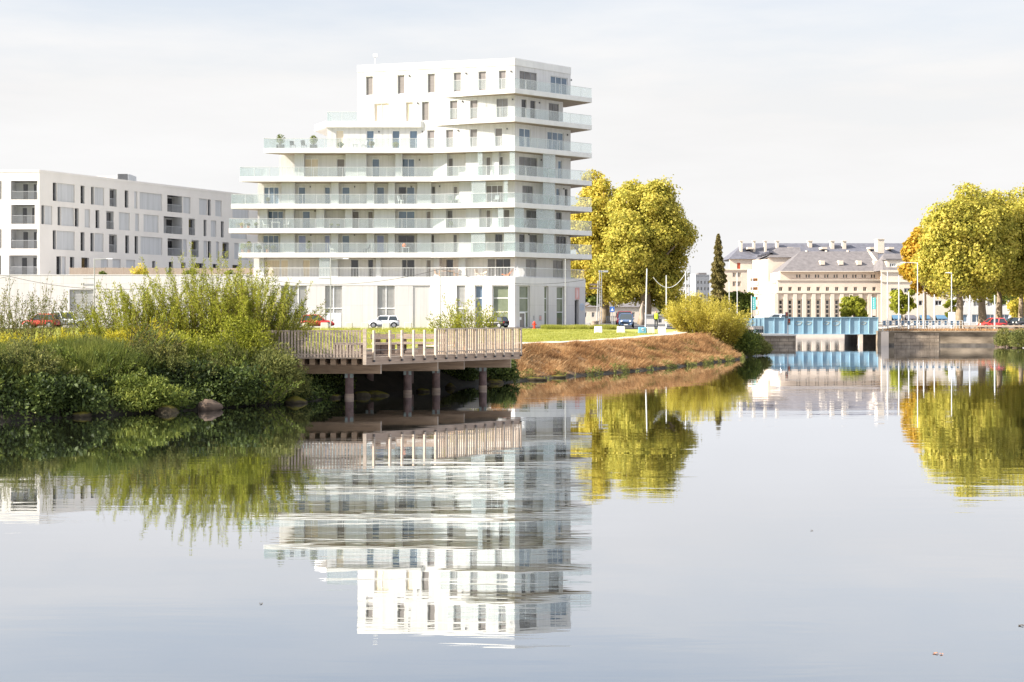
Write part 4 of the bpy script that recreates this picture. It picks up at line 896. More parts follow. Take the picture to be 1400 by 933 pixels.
m = MB(); n_ = 20; pts = [(PX(893 + 44 * i / n_, 148), 148, PZ(379 - 5 * i / n_ + 17 * 4 * (i / n_) * (1 - i / n_), 148)) for i in range(n_ + 1)]; m.tube(pts, .03, 5)
tag(m.build('hanging_cable', 'metal_pale'), 'slack cable hanging between masts before the big plane tree', 'cable')
for px, yt, q in ((997, 385, 'thin mast behind the right side of the golden bush'), (1008, 374, 'thinner taller mast behind the golden bush nearest the teal banner')): mast(q, px, 190, yt, rad=.06)
RP = [(1213.5, 372, 'white mast at the right end of the blue bridge'), (1229, 378, 'white mast left of the small green street tree'), (1242.5, 400, 'short white mast right in front of the small street tree'), (1263, 402, 'short white mast before the café windows'), (1277.5, 404, 'short white mast between two shop windows'), (1326, 405, 'short white mast between the two thick plane trunks'), (1360, 405, 'short white mast behind the red car')]
for px, yt, q in RP: mast(q, px, 178, yt, rad=.075 if px < 1300 else .09)
lamp('tall lamp post with arm to the left before the orange tree', 1254.5, 177, 360, -1.6, m_='metal_pale')
r = lamp('lamp post with white cabinet at its foot beside the first plane trunk', 1301, 176, 374, -.25, m_='metal_pale'); x = PX(1301, 176)
m = MB(); m.box(x - .35, x + .35, 175.6, 176.2, PZ(441, 176), PZ(427, 176)); m.build('cabinet', 'white_paint', r, bevel=.02)
# steel mast with cross boards near the tower corner
r = thing('steel_mast', 'rusty steel mast with short top arm and cross boards beside the tower', 'mast', (PX(821, 150), 150, 2.2)); x = PX(821, 150)
m = MB()
for sx in (-.11, .11):
    for sy in (-.11, .11): m.bar((x + sx, 150 + sy, 2.15), (x + sx, 150 + sy, PZ(370, 150)), .06)
z = 2.4
while z < 6.6: m.bar((x - .11, 149.88, z), (x + .11, 149.88, z + .3), .04); m.bar((x + .11, 149.88, z + .3), (x - .11, 149.88, z + .6), .04); z += .6
m.build('column', 'metal_grey', r)
m = MB(); m.box(x - .2, x + .8, 149.9, 150.1, PZ(372.5, 150), PZ(370, 150)); m.build('arm', 'metal_grey', r)
m = MB(); m.tube([(PX(816, 150), 150.4, 2.2), (PX(818, 150), 150.4, PZ(384, 150))], .06, 8); m.build('brace', 'metal_grey', r)
m = MB()
for y in (389, 394): m.box(PX(806, 150), PX(817, 150), 149.8, 149.86, PZ(y + 1.6, 150), PZ(y - 1, 150))
m.build('board', 'wood_dark', r)
r = thing('planter_tub', 'brown tub at the foot of the steel mast', 'planter', (PX(813, 146), 146, 2.2)); m = MB(); m.lathe((PX(813, 146), 146, 2.2), [(.32, 0), (.42, .7), (.46, .72), (.46, .8), (.36, .8)], 14); m.build('tub', 'wood_grey', r)
r = thing('road_sign', 'square blue road sign on a post beside the tower', 'sign', (PX(837, 150), 150, 2.2)); x = PX(837, 150)
m = MB(); m.tube([(x, 150, 2.15), (x, 150, PZ(418, 150))], .035, 8); m.build('post', 'metal_grey', r)
m = MB(); m.box(x - .24, x + .24, 149.93, 149.96, PZ(427, 150), PZ(419.5, 150)); o = m.build('panel', 'sign_blue', r)
m = MB(); zc = PZ(423.3, 150); m.add([(x - .15, 149.925, zc - .16), (x + .15, 149.925, zc - .16), (x, 149.925, zc + .17)], [(0, 1, 2)]); m.build('symbol', 'white_paint', o)
def block(label, px, d, w, h, m_, group):
    x = PX(px, d); m = MB(); z = gz(x, d, -.02); q = w / 2; m.add([(x - q, d - q, z), (x + q, d - q, z), (x + q, d + q, z), (x - q, d + q, z), (x - q * .9, d - q * .9, z + h), (x + q * .9, d - q * .9, z + h), (x + q * .9, d + q * .9, z + h), (x - q * .9, d + q * .9, z + h)], [(0, 3, 2, 1), (4, 5, 6, 7), (0, 1, 5, 4), (1, 2, 6, 5), (2, 3, 7, 6), (3, 0, 4, 7)])
    return tag(m.build('stone_block', m_, bevel=.03), label, 'bollard block', group)
for px, q in ((416, 'pale stone block before the back wheel of the red hatchback'), (444, 'pale stone block before the bonnet of the red hatchback'), (477, 'pale stone block between the red and the white hatchback'), (499, 'pale stone block before the bonnet of the white hatchback'), (528, 'pale stone block before the door of the white hatchback'), (558, 'pale stone block right of the white hatchback'), (590, 'pale stone block above the right end of the long bench')):
    block(q, px, 139, .75, .68, 'stone_block', 'stone blocks along the podium street')
for px, m_, q in ((818, 'concrete_white', 'white concrete block at the street mouth nearest the tower'), (849, 'concrete_white', 'white concrete block before the dark blue car'), (889.5, 'stone_block', 'tan stone block right of the blue painted one'), (905, 'concrete_white', 'white concrete block beside the golden bush')):
    block(q, px, 121, .68, .58, m_, 'blocks closing the street mouth')
o = block('blue painted block with pale mark at the street mouth', 878, 121, .68, .56, 'block_blue', 'blocks closing the street mouth')
x = PX(878, 121); z = gz(x, 121); m = MB()
for q in range(2): m.tube([(x + .02 + .1 * math.cos(a_ * .7) * (.7 + q * .5), 120.655 + .004 * q, z + .27 + .1 * math.sin(a_ * .7) * (.7 + q * .5)) for a_ in range(9)], .012, 4)
m.build('pale_mark', 'white_paint', o)
r = thing('fire_hydrant', 'small red fire hydrant on the lawn before the tower entrance', 'hydrant', (PX(730.5, 137), 137, gz(PX(730.5, 137), 137))); c = (PX(730.5, 137), 137, gz(PX(730.5, 137), 137))
m = MB(); m.lathe(c, [(.16, 0), (.16, .06), (.11, .07), (.11, .5), (.14, .52), (.14, .58), (.08, .68), (.03, .72)], 14); m.build('body', 'hydrant_red', r, smooth=False)
m = MB(); m.tube([(c[0] - .22, 137, c[2] + .4), (c[0] + .22, 137, c[2] + .4)], .055, 8); m.build('outlet', 'hydrant_red', r)
# ------------------------------------------------------------------ a person on the street
def person(label, x, y, z, rz=0):
    r = thing('person', label, 'person', (x, y, z), local=True)
    J = {'pel': (0, 0, .95, .15), 'sp': (0, 0, 1.15, .14), 'ch': (0, 0, 1.36, .17), 'nk': (0, .01, 1.5, .06), 'hd': (0, -.01, 1.62, .095), 'tp': (0, 0, 1.73, .06),
         'hl': (-.1, 0, .9, .1), 'kl': (-.12, -.03, .5, .065), 'al': (-.13, .05, .09, .045), 'fl': (-.14, -.12, .04, .04), 'hr': (.1, 0, .9, .1), 'kr': (.13, .0, .5, .065), 'ar': (.15, .12, .09, .045), 'fr': (.16, -.04, .04, .04),
         'sl': (-.2, 0, 1.42, .065), 'el': (-.27, .03, 1.14, .048), 'wl': (-.26, -.1, .92, .035), 'nl': (-.26, -.14, .84, .04), 'sr': (.2, 0, 1.42, .065), 'er': (.28, .04, 1.14, .048), 'wr': (.27, -.08, .92, .035), 'nr': (.27, -.12, .84, .04)}
    E = [('pel', 'sp'), ('sp', 'ch'), ('ch', 'nk'), ('nk', 'hd'), ('hd', 'tp'), ('pel', 'hl'), ('hl', 'kl'), ('kl', 'al'), ('al', 'fl'), ('pel', 'hr'), ('hr', 'kr'), ('kr', 'ar'), ('ar', 'fr'), ('ch', 'sl'), ('sl', 'el'), ('el', 'wl'), ('wl', 'nl'), ('ch', 'sr'), ('sr', 'er'), ('er', 'wr'), ('wr', 'nr')]
    ks = list(J); me_ = bpy.data.meshes.new('body'); me_.from_pydata([J[k_][:3] for k_ in ks], [(ks.index(a), ks.index(b_)) for a, b_ in E], []); me_.materials.append(MATS['dark_cloth'])
    o_ = bpy.data.objects.new('body', me_); COL.objects.link(o_); o_.parent = r
    sk = o_.modifiers.new('skin', 'SKIN')
    if not me_.skin_vertices: me_.attributes  # layer comes with the modifier
    lay = me_.skin_vertices[0] if len(me_.skin_vertices) else None
    if lay:
        for i, k_ in enumerate(ks): lay.data[i].radius = (J[k_][3], J[k_][3]); lay.data[i].use_root = (i == 0)
    o_.modifiers.new('sub', 'SUBSURF').render_levels = 2
    m = MB(); m.lathe((0, 0, 0), [(.185, .92), (.2, 1.0), (.2, 1.3), (.215, 1.42), (.12, 1.5)], 14); m.build('vest', 'vest_yellow', r, smooth=True)
    m = MB(); m.lathe((0, -.005, 0), [(.07, 1.52), (.09, 1.56), (.105, 1.63), (.095, 1.7), (.05, 1.745)], 12); m.build('head', 'skin_tone', r, smooth=True)
    m = MB(); m.lathe((0, .012, 0), [(.108, 1.64), (.108, 1.7), (.06, 1.76)], 12); m.build('hair', 'metal_dark', r, smooth=True)
    r.rotation_euler.z = rz
person('person in a yellow high visibility vest and dark trousers on the street', PX(897, 140), 140, gz(PX(897, 140), 140), R(20))
r = thing('site_cabin', 'low white cabin with one dark window behind the masts', 'cabin', (PX(900, 225), 225, 2.2)); x0, x1 = PX(880, 225), PX(927, 225)
q = Line((x0, 225), (x1, 225)); m = MB(); wt = (q.t(900), q.t(905)); wall_run(m, q, 2.1, PZ(432, 225), [(wt[0], wt[1], PZ(441.5, 225), PZ(436.5, 225))], 3); m.build('wall', 'block_frame', r)
m = MB(); m.box(x0 - .2, x1 + .2, 224.8, 228.3, PZ(432, 225), PZ(430, 225)); m.build('roof', 'metal_grey', r); window(r, q, wt[0], wt[1], PZ(441.5, 225), PZ(436.5, 225), .1, 'pane_dark', 'frame_grey', 2)
r = thing('site_fence', 'row of grey fence panels behind the road sign', 'fence', (PX(838, 165), 165, 2.2)); m = MB()
for i in range(10): xx = PX(829 + i * 2.4, 165); m.bar((xx, 165, 2.1), (xx, 165, PZ(432, 165)), .06)
for y in (446, 440, 433.5): m.bar((PX(828, 165), 165, PZ(y, 165)), (PX(852, 165), 165, PZ(y, 165)), .06)
m.build('panel', 'metal_grey', r)

# ------------------------------------------------------------------ blue girder bridge, pier, quay walls
y8 = lambda v: 310 + v / 4.911
x8 = lambda v: 980 + v / 4.911
BR = thing('girder_bridge', 'blue painted steel girder bridge with worn pale marks', 'bridge', (38, 186, 1.2)); D = 185.0
b0, b1 = PX(1044, D), PX(1201, D); zt, zb = PZ(434.5, D), PZ(456.5, D)
m = MB(); m.box(b0, b1, D, D + .06, zb, zt); g = m.build('girder', 'bridge_blue', BR)
m = MB(); m.box(b0 - .02, b1 + .02, D - .17, D + .23, zt, zt + .07); m.box(b0 - .02, b1 + .02, D - .2, D + .26, zb - .09, zb); m.build('flange', 'bridge_blue', g)
m = MB()
for v in (317, 385, 452, 515, 580, 645, 708, 770, 832, 893, 957, 1020, 1080): c = PX(x8(v), D); m.box(c - .035, c + .035, D - .15, D - .001, zb + .001, zt - .001)
m.build('stiffener', 'bridge_blue', g)
m = MB()
rr = random.Random(5)
for v, s in ((548, .8), (615, .7), (735, .7), (800, 1.), (985, .6)):
    cx, cz = PX(x8(v), D), PZ(y8(650), D); m.tube([(cx + s * .55 * math.cos(i * .5) * (1 + .2 * math.sin(i * 2)), D - .012, cz + s * .3 * math.sin(i * .5 + .4 * (i > 9))) for i in range(15)], .03, 4)
m.build('painted_scrawl', 'bridge_mark', g)
m = MB(); m.box(b0, b1, D + 7.5, D + 7.56, zb, zt); m.build('girder', 'bridge_blue', BR)
m = MB(); m.box(b0, b1, D + .07, D + 7.49, zb + .55, zb + .95); m.build('deck', 'asphalt', BR)
m = MB(); a0, a1 = PX(1006, D + .4), PX(1043.6, D + .4); m.box(a0, a1, D + .4, D + .5, PZ(446, D), PZ(435.5, D))
for i in range(8): c = a0 + (a1 - a0) * i / 7; m.box(c - .03, c + .03, D + .34, D + .399, PZ(446, D), PZ(435.5, D))
m.build('approach_parapet', 'bridge_blue', BR)
m = MB(); m.box(b1 - 2.6, b1 - 2.1, D - .3, D + .6, -1, zb - .1); m.build('pier_post', 'cream_stone', BR)
r = thing('masonry_pier', 'low stone pier under the left end of the blue bridge', 'pier', (32, 176, 0)); m = MB(); m.prism([(PX(1044, 172.4), 172.4), (PX(1088, 172.4), 172.4), (PX(1088, 172.4) + .3, 182), (PX(1044, 172.4), 182)], -1, PZ(459.5, 172.4)); m.build('wall', 'quay_masonry', r)
m = MB(); m.prism([(PX(1043, 172.2), 172.2), (PX(1088.5, 172.2), 172.2), (PX(1088.5, 172.2) + .3, 182.1), (PX(1043, 172.2), 182.1)], PZ(459.5, 172.4), PZ(457.5, 172.4)); m.build('coping', 'stone_block', r)
r = thing('bridge_abutment', 'stone abutment at the left bank below the blue bridge', 'abutment', (29, 182, 0)); m = MB(); m.prism([(25, 168), (29.0, 171.4), (31.2, 184), (31.4, 194), (27, 194), (25, 175)], -1, 1.7); m.build('wall', 'quay_masonry', r)
r = thing('bridge_abutment', 'abutment under the right end of the blue bridge, its shade painted dark', 'abutment', (46.6, 188, 0)); m = MB(); m.box(45.25, 47.9, 186.6, 193.5, -1, 1.7); m.build('wall', 'quay_dark', r)  # shade below the bridge deck is put into this box's dark colour
r = thing('pier_railing', 'thin grey railing on the bank below the bridge parapet', 'railing', (PX(1032, 176), 176, 1.7)); m = MB()
x0, x1 = PX(1016, 176), PX(1044, 176); n_ = 10
for i in range(n_ + 1): c = x0 + (x1 - x0) * i / n_; m.bar((c, 176, 1.25), (c, 176, PZ(447.5, 176)), .035)
m.build('baluster', 'metal_grey', r); m = MB(); m.bar((x0, 176, PZ(447.5, 176)), (x1, 176, PZ(447.5, 176)), .06); m.build('top_rail', 'metal_grey', r)
r = thing('traffic_signal', 'pole with stacked dark signal lights before the blue bridge', 'traffic light', (PX(1077, 172.2), 173, 1.2)); x = PX(1077, 173)
m = MB(); m.tube([(x, 173, 1.2), (x, 173, PZ(430, 173))], .07, 8); m.build('pole', 'metal_pale', r)
for ya, yb, dx in ((427, 435, -.17), (436, 444.5, .12)):
    m = MB(); m.box(x + dx - .16, x + dx + .16, 172.7, 172.92, PZ(yb, 173), PZ(ya, 173)); o = m.build('signal_head', 'metal_dark', r, bevel=.02)
    for i in range(3):
        z = PZ(ya + (yb - ya) * (i + .5) / 3, 173); m = MB(); m.add([(x + dx + .08 * math.cos(a_ * math.pi / 6), 172.695, z + .08 * math.sin(a_ * math.pi / 6)) for a_ in range(12)], [tuple(range(12))]); m.build('lens', ['lamp_red', 'orange_cloth', 'iron_green'][i], o)
QW = thing('quay_wall', 'weathered stone quay wall right of the bridge with patches of pale stone', 'wall', (50, 168.5, 0)); top = 1.62
m = MB(); m.prism([(44.3, 169), (57.6, 168), (57.6, 171.2), (49.8, 173), (51, 187), (47.75, 187)], -1, top); m.build('wall', 'quay_stone', QW)
m = MB(); m.prism([(43.8, 168.75), (44.7, 168.7), (45.2, 170.5), (44.5, 170.5)], -1, top + .02); m.build('end_pillar', 'cream_stone', QW)
m = MB(); m.prism([(45.4, 168.86), (50.6, 168.47), (50.6, 168.6), (45.4, 168.98)], -1, top - .12); m.build('pale_facing', 'quay_masonry', QW)
m = MB(); m.prism([(44.9, 168.7), (57.7, 167.7), (57.7, 169.2), (45.1, 170.2)], top + .002, top + .16); m.build('coping', 'quay_stone', QW)
m = MB(); m.prism([(44.3, 168.96), (57.6, 167.96), (57.6, 167.99), (44.3, 168.99)], -1, .28); m.build('wet_band', 'quay_dark', QW)
r = thing('quay_wall', 'stone wall of the channel behind the bridge at its right', 'wall', (60, 230, 0)); m = MB(); m.prism([(48.6, 190), (85, 299), (89, 299), (52.5, 190)], -1, 1.8); m.build('wall', 'quay_masonry', r)
m = MB(); m.prism([(48.4, 190), (84.8, 299), (86.6, 299), (50.1, 190)], 1.8, 1.95); m.build('coping', 'stone_block', r)
r = thing('quay_wall', 'pale stone wall closing the channel far behind the blue bridge', 'wall', (66, 299, 0)); m = MB(); m.box(46, 88, 298.8, 303, -1, 1.8); m.build('wall', 'cream_stone', r); m = MB(); m.box(46, 88, 298.6, 299.4, 1.8, 2.0); m.build('coping', 'stone_block', r)
r = thing('quay_wall', 'stone wall of the channel behind the bridge at its left', 'wall', (36, 240, 0)); m = MB(); m.prism([(31.3, 194), (33.3, 200), (40.3, 250), (48.3, 299), (45, 299), (37, 250), (29, 194)], -1, 1.9); m.build('wall', 'quay_masonry', r)
r = thing('quay_railing', 'long white and blue railing along the quay below the shop windows', 'railing', (50, 175, 1.75)); x0, x1 = PX(1207, 174), PX(1316, 174); n_ = 26
for i in range(n_ + 1):
    m = MB(); c = x0 + (x1 - x0) * i / n_; m.box(c - .035, c + .035, 174, 174.07, 1.7, PZ(438.5, 174)); m.build('post', 'metal_pale', r)
m = MB()
for y in (438.5, 442, 445.5): m.box(x0, x1, 173.97, 174.0, PZ(y + .3, 174), PZ(y - .2, 174))
m.build('rail', 'metal_pale', r)
m = MB()
for i in range(0, n_, 2): c = x0 + (x1 - x0) * (i + .15) / n_; m.box(c, c + (x1 - x0) / n_ * .7, 174.02, 174.05, PZ(444.6, 174), PZ(439, 174))
m.build('panel', 'awning_blue', r)
r = thing('timber_guard_rail', 'low wooden guard rail along the quay before the parked cars', 'railing', (65, 170, 1.75)); x0, x1 = PX(1318, 171), PX(1425, 171); n_ = 14
for i in range(n_ + 1): m = MB(); c = x0 + (x1 - x0) * i / n_; m.box(c - .08, c + .08, 171.06, 171.2, 1.6, PZ(444.5, 171)); m.build('post', 'wood_pale', r)
m = MB(); m.box(x0 - .2, x1, 170.99, 171.055, PZ(447.5, 171), PZ(445, 171)); m.build('rail', 'wood_pale', r)
block('low stone cube at the bridge end of the quay', 1208, 170.5, .5, .62, 'stone_block', None)
for px, d, yt, yb, q in ((1030.5, 200, 406, 433, 'teal banner hanging beside the stepped stone building'), (1194.5, 300, 407, 432, 'teal banner on the front of the stone building')):
    r = thing('hanging_banner', q, 'banner', (PX(px, d), d, 2), 'teal banners'); x = PX(px, d); w = 3.0 * d / F
    m = MB(); m.tube([(x - w, d, 2.0), (x - w, d, PZ(yt - 1.5, d))], .06, 8); m.build('pole', 'metal_pale', r)
    m = MB(); m.box(x - w + .07, x + w, d - .01, d + .01, PZ(yb - 9, d), PZ(yt, d)); o = m.build('cloth', 'banner_teal', r)
    m = MB(); m.box(x - w + .07, x + w, d - .01, d + .01, PZ(yb, d), PZ(yb - 9, d) - .01); m.build('lower_panel', 'cream_light', r)
    m = MB(); rr = random.Random(px); z = PZ(yb - 10.5, d)
    while z < PZ(yt + 1.5, d): m.box(x - w * .25, x + w * .2, d - .02, d - .012, z, z + .12 * d / 200); z += .26 * d / 200
    m.build('lettering', 'white_paint', o)

# ------------------------------------------------------------------ the stone buildings beyond the bridge
def quadroof(mb, eave, ridge):
    """hip or gable roof: eave corners (fl, fr, br, bl) and ridge ends (l, r)"""
    mb.add(list(eave) + list(ridge), [(0, 1, 5, 4), (1, 2, 5), (2, 3, 4, 5), (3, 0, 4), (3, 2, 1, 0)])
ZG = 1.9
MS = thing('stone_hall', 'wide cream stone building with hipped slate roof and tall pilastered windows behind the bridge', 'building', (PX(1135, 385), 385, ZG)); D = 380.0
X8 = lambda v, d=380.0: PX(x8(v), d)
Z8 = lambda v, d=380.0: PZ(y8(v), d)
fl_ = Line((X8(408), D), (X8(1108), D)); m = MB(); ops = []
for i in range(11):
    c = 430 + 62.7 * i; ops.append((fl_.t(x8(c - 17)), fl_.t(x8(c + 17)), ZG + .2, Z8(488)))
wall_run(m, fl_, ZG, Z8(447), ops, .6); m.build('wall', 'cream_stone', MS)
for o_ in ops: window(MS, fl_, o_[0], o_[1], o_[2], o_[3], .45, 'pane_dark', 'cream_light', 1, [Z8(v) for v in (525, 553, 585)], .34, 'tall_window')
m = MB(); op2 = []
for i in range(11): c = 430 + 62.7 * i; op2.append((fl_.t(x8(c - 12)), fl_.t(x8(c + 12)), Z8(433), Z8(405)))
wall_run(m, fl_, Z8(440), Z8(362), op2, .6); m.build('wall', 'cream_stone', MS)
for o_ in op2: window(MS, fl_, *o_, .3, 'pane_dark', 'cream_light', 2, (), .12)
m = MB(); m.obox(fl_, -.4, fl_.len, -.6, .5, Z8(447.5), Z8(440)); m.obox(fl_, -.3, fl_.len, -.6, .3, Z8(362), Z8(356)); m.build('cornice', 'cream_light', MS)
for i in range(12):
    c = 461 - 62.7 + 62.7 * i; t_ = fl_.t(x8(c)); m = MB(); m.obox(fl_, t_ - .5, t_ + .5, .004, .4, ZG, Z8(450)); m.build('pilaster', 'cream_light', MS)
fa = Line((X8(425, 381.5), 381.5), (X8(1108, 381.5), 381.5)); m = MB(); op3 = []
for i in range(9):
    c = 548 + 62.7 * i
    for s in (-9, 9): op3.append((fa.t(x8(c + s - 6)), fa.t(x8(c + s + 6)), Z8(345, 381), Z8(320, 381)))
wall_run(m, fa, Z8(362), Z8(302), op3, .5); m.build('attic_wall', 'cream_stone', MS)
for o_ in op3: window(MS, fa, *o_, .25, 'pane_dark', 'cream_light', 1, (), .1, 'attic_window')
se = Line((X8(285, 394), 394), (X8(408), D)); m = MB(); m.obox(se, 0, se.len - .62, -.5, 0, ZG, Z8(372)); m.obox(se, -.2, se.len - .3, -.5, .3, Z8(447.5), Z8(441)); m.prism([(X8(285, 394), 394.3), (X8(408) - .5, 381), (X8(1108), 381), (X8(1108), 400), (X8(300, 400), 400)], Z8(364) - .6, Z8(364) - .2); m.build('end_wall', 'cream_stone', MS)
sa = Line((X8(360, 396), 396), (X8(425, 381.5), 381.5)); m = MB(); m.obox(sa, 0, sa.len - .52, -.5, 0, Z8(364), Z8(302)); m.build('attic_wall', 'cream_light', MS)
m = MB(); e = .5; ev = Z8(302); quadroof(m, [(X8(432), 380.9, ev), (X8(1102), 380.9, ev), (X8(1102, 400), 400, ev), (X8(352, 399), 399, ev)], [(X8(562, 390), 390.5, Z8(166, 390)), (X8(1082, 390), 390.5, Z8(166, 390))]); rf = m.build('roof', 'slate', MS)
m = MB(); m.prism([(X8(425), 380.6), (X8(1106), 380.6), (X8(1106), 381.4), (X8(425), 381.4)], Z8(303.5), Z8(298)); m.build('gutter', 'cream_light', rf)
for v in (703, 827, 950, 1062):
    m = MB(); q = (X8(v, 385), Z8(243, 385)); m.box(q[0] - .6, q[0] + .6, 383.6, 386.5, q[1] - .6, q[1] + .55); m.build('skylight', 'cream_light', rf)
for v in (603, 735, 880): m = MB(); m.tube([(X8(v, 390.5), 390.5, Z8(170, 390)), (X8(v, 390.5), 390.5, Z8(160, 390))], .35, 6); m.build('finial', 'cream_light', rf)
m = MB(); m.add([(X8(1078), 391, Z8(160, 390)), (X8(1108), 380.4, Z8(292)), (X8(1108), 380.4, Z8(560)), (X8(1108), 400, Z8(300)), (X8(1098), 391, Z8(160, 390)), (X8(1132), 380.4, Z8(292)), (X8(1132), 380.4, Z8(560)), (X8(1132), 400, Z8(300))], [(0, 3, 2, 1), (4, 5, 6, 7), (0, 1, 5, 4), (1, 2, 6, 5), (3, 0, 4, 7), (2, 3, 7, 6)]); m.build('party_wall', 'cream_stone', MS)
m = MB(); m.box(X8(1072, 391), X8(1118, 391), 390, 393, Z8(180, 391), Z8(88, 391)); m.box(X8(1070, 391), X8(1120, 391), 389.8, 393.2, Z8(88, 391), Z8(84, 391)); m.build('chimney', 'cream_light', MS)
# the stepped wing to its left
SW = thing('stepped_wing', 'cream stone wing with stacked balconies left of the wide hall', 'building', (PX(1060, 400), 400, ZG)); D = 398.0
f2 = Line((X8(345, D), D), (X8(560, D), D)); m = MB(); m.obox(f2, 0, f2.len, -14, 0, ZG, Z8(207, D)); m.build('wall', 'cream_stone', SW)
m = MB(); ev = Z8(207, D); quadroof(m, [(X8(338, D), D - .5, ev), (X8(566, D), D - .5, ev), (X8(566, D), D + 14, ev), (X8(338, D), D + 14, ev)], [(X8(408, 405), 405, Z8(140, 405)), (X8(560, 405), 405, Z8(140, 405))]); m.build('roof', 'slate', SW)
f3 = Line((X8(205, 404), 404), (X8(345, D) - .05, D)); m = MB(); ops = []
for a, b_, c, e in ((225, 275, 390, 345), (225, 275, 450, 405), (225, 275, 520, 470), (235, 275, 585, 535)): ops.append((f3.t(x8(a)), f3.t(x8(b_)), Z8(c, 400), Z8(e, 400)))
cur = ZG
for o_ in sorted(ops, key=lambda q: q[2]):
    wall_run(m, f3, cur, o_[3] + .3, [o_], .6); cur = o_[3] + .3
wall_run(m, f3, cur, Z8(288, 401), [], .6); m.build('front_wall', 'cream_stone', SW)
for o_ in ops:
    m = MB(); m.obox(f3, o_[0], o_[1], -1.5, -1.2, o_[2], o_[3]); q = m.build('balcony', 'wood_chair', SW)
    b2 = MB(); b2.obox(f3, o_[0] - .2, o_[1] + .2, -.3, .3, o_[2] - .2, o_[2] + 1.0); b2.build('parapet', 'cream_light', q)
m = MB(); q = Line((X8(240, 403), 403), (X8(345, D) - .05, D)); m.obox(q, 0, q.len, -.6, 0, Z8(288, 401) + .01, Z8(222, 400)); m.build('upper_wall', 'cream_stone', SW)
m = MB(); m.add([(X8(240, 403), 402.8, Z8(235, 401)), (X8(345, D), D - .1, Z8(210, D)), (X8(410, 408), 408, Z8(140, 405)), (X8(290, 410), 410, Z8(190, 405))], [(0, 1, 2, 3)]); m.build('roof_slope', 'slate', SW)
for i in range(4): m = MB(); xx = X8(285 + i * 24, 401); m.box(xx - .7, xx + .7, 400 - i * .3, 403, Z8(205 - i * 9, 401), Z8(190 - i * 9, 401)); m.build('dormer', 'slate_dark', SW)
# the long back building with its row of chimneys
LB = thing('long_slate_building', 'long cream building with dark slate roof and a row of chimneys behind the hall', 'building', (PX(1120, 432), 432, ZG)); D = 430.0
f4 = Line((X8(85, D), D), (X8(1335, D), D)); m = MB(); ops = []
for a, b_ in ((136, 158),): ops.append((f4.t(x8(a)), f4.t(x8(b_)), Z8(284, D), Z8(243, D)))
wall_run(m, f4, Z8(292, D), Z8(217, D), ops, .6); m.build('wall', 'cream_stone', LB)
m = MB(); o_ = ops[0]; m.obox(f4, o_[0], o_[1], -.3, -.1, o_[2], o_[3]); m.build('red_shutter', 'red_shutter', LB)
f5 = Line((X8(36, D), D - .6), (X8(232, D), D - .6)); m = MB(); allw = []; cur = ZG
for za, zb_ in ((480, 432), (402, 368), (340, 308)):
    ops = [(f5.t(x8(c - 12)), f5.t(x8(c + 12)), Z8(za, D), Z8(zb_, D)) for c in (118, 151)]; nxt = Z8(zb_, D) + .6
    wall_run(m, f5, cur, nxt, ops, .6); cur = nxt; allw += ops
wall_run(m, f5, cur, Z8(292, D) + .3, [], .6); m.build('wall', 'cream_stone', LB)
for o_ in allw: window(LB, f5, *o_, .3, 'pane_mid', 'cream_light', 2, (), .2)
m = MB(); m.prism([(X8(36, D), D - .05), (X8(85, D), D - .05), (X8(85, D), D + 18), (X8(36, D), D + 18)], ZG, Z8(292, D)); m.prism([(X8(36, D) - .2, D - .9), (X8(232, D), D - .9), (X8(232, D), D - .61), (X8(36, D) - .2, D - .61)], Z8(294, D), Z8(287, D)); m.build('lower_block', 'cream_light', LB)
m = MB(); ev = Z8(218, D); quadroof(m, [(X8(78, D), D - .6, ev), (X8(1340, D), D - .6, ev), (X8(1340, D), D + 20, ev), (X8(78, D), D + 20, ev)], [(X8(178, 440), 440, Z8(112, 440)), (X8(1300, 440), 440, Z8(112, 440))]); rf = m.build('roof', 'slate_dark', LB)
for v, d, w_ in ((165, 434, 16), (252, 434, 14), (328, 434, 14), (408, 436, 16), (628, 437, 24), (778, 436, 22), (858, 436, 22), (1285, 440, 12)):
    m = MB(); m.box(X8(v - w_ / 2, d), X8(v + w_ / 2, d), d, d + 2, Z8(180, d), Z8(100, d)); m.box(X8(v - w_ / 2, d) - .2, X8(v + w_ / 2, d) + .2, d - .2, d + 2.2, Z8(100, d), Z8(95, d)); m.build('chimney', 'cream_light', rf)
for v in (210, 480, 705, 1025, 1150): m = MB(); m.box(X8(v, 436) - .8, X8(v, 436) + .8, 432, 438, Z8(155, 436), Z8(142, 436)); m.build('skylight', 'cream_light', rf)
# houses along the quay to the right
RH = thing('quay_house', 'cream quay house with dormer and shop awnings, half behind the plane trees', 'building', (PX(1250, 372), 372, ZG)); D = 372.0
f6 = Line((PX(1205, D), D), (PX(1300, D), D)); m = MB(); ops = [(f6.t(a), f6.t(b_), PZ(c, D), PZ(e, D)) for a, b_, c, e in ((1218, 1227, 400.5, 394), (1256, 1266, 418, 411), (1278.5, 1288, 418, 411), (1236, 1245, 400.5, 394))]
lowr = sorted([o_ for o_ in ops if o_[2] < PZ(405, D)]); upr = sorted([o_ for o_ in ops if o_[2] > PZ(405, D)])
shop = [(f6.t(a), f6.t(b_), ZG + .3, PZ(431.5, D)) for a, b_ in ((1219, 1232), (1237, 1250), (1257, 1270), (1279, 1293))]
wall_run(m, f6, ZG, PZ(426, D), shop, .5); wall_run(m, f6, PZ(426, D), PZ(406, D), lowr, .5); wall_run(m, f6, PZ(406, D), PZ(371, D), upr, .5); m.build('wall', 'cream_light', RH)
for o_ in lowr + upr: window(RH, f6, *o_, .3, 'pane_dark', 'rail_white', 2, (), .16)
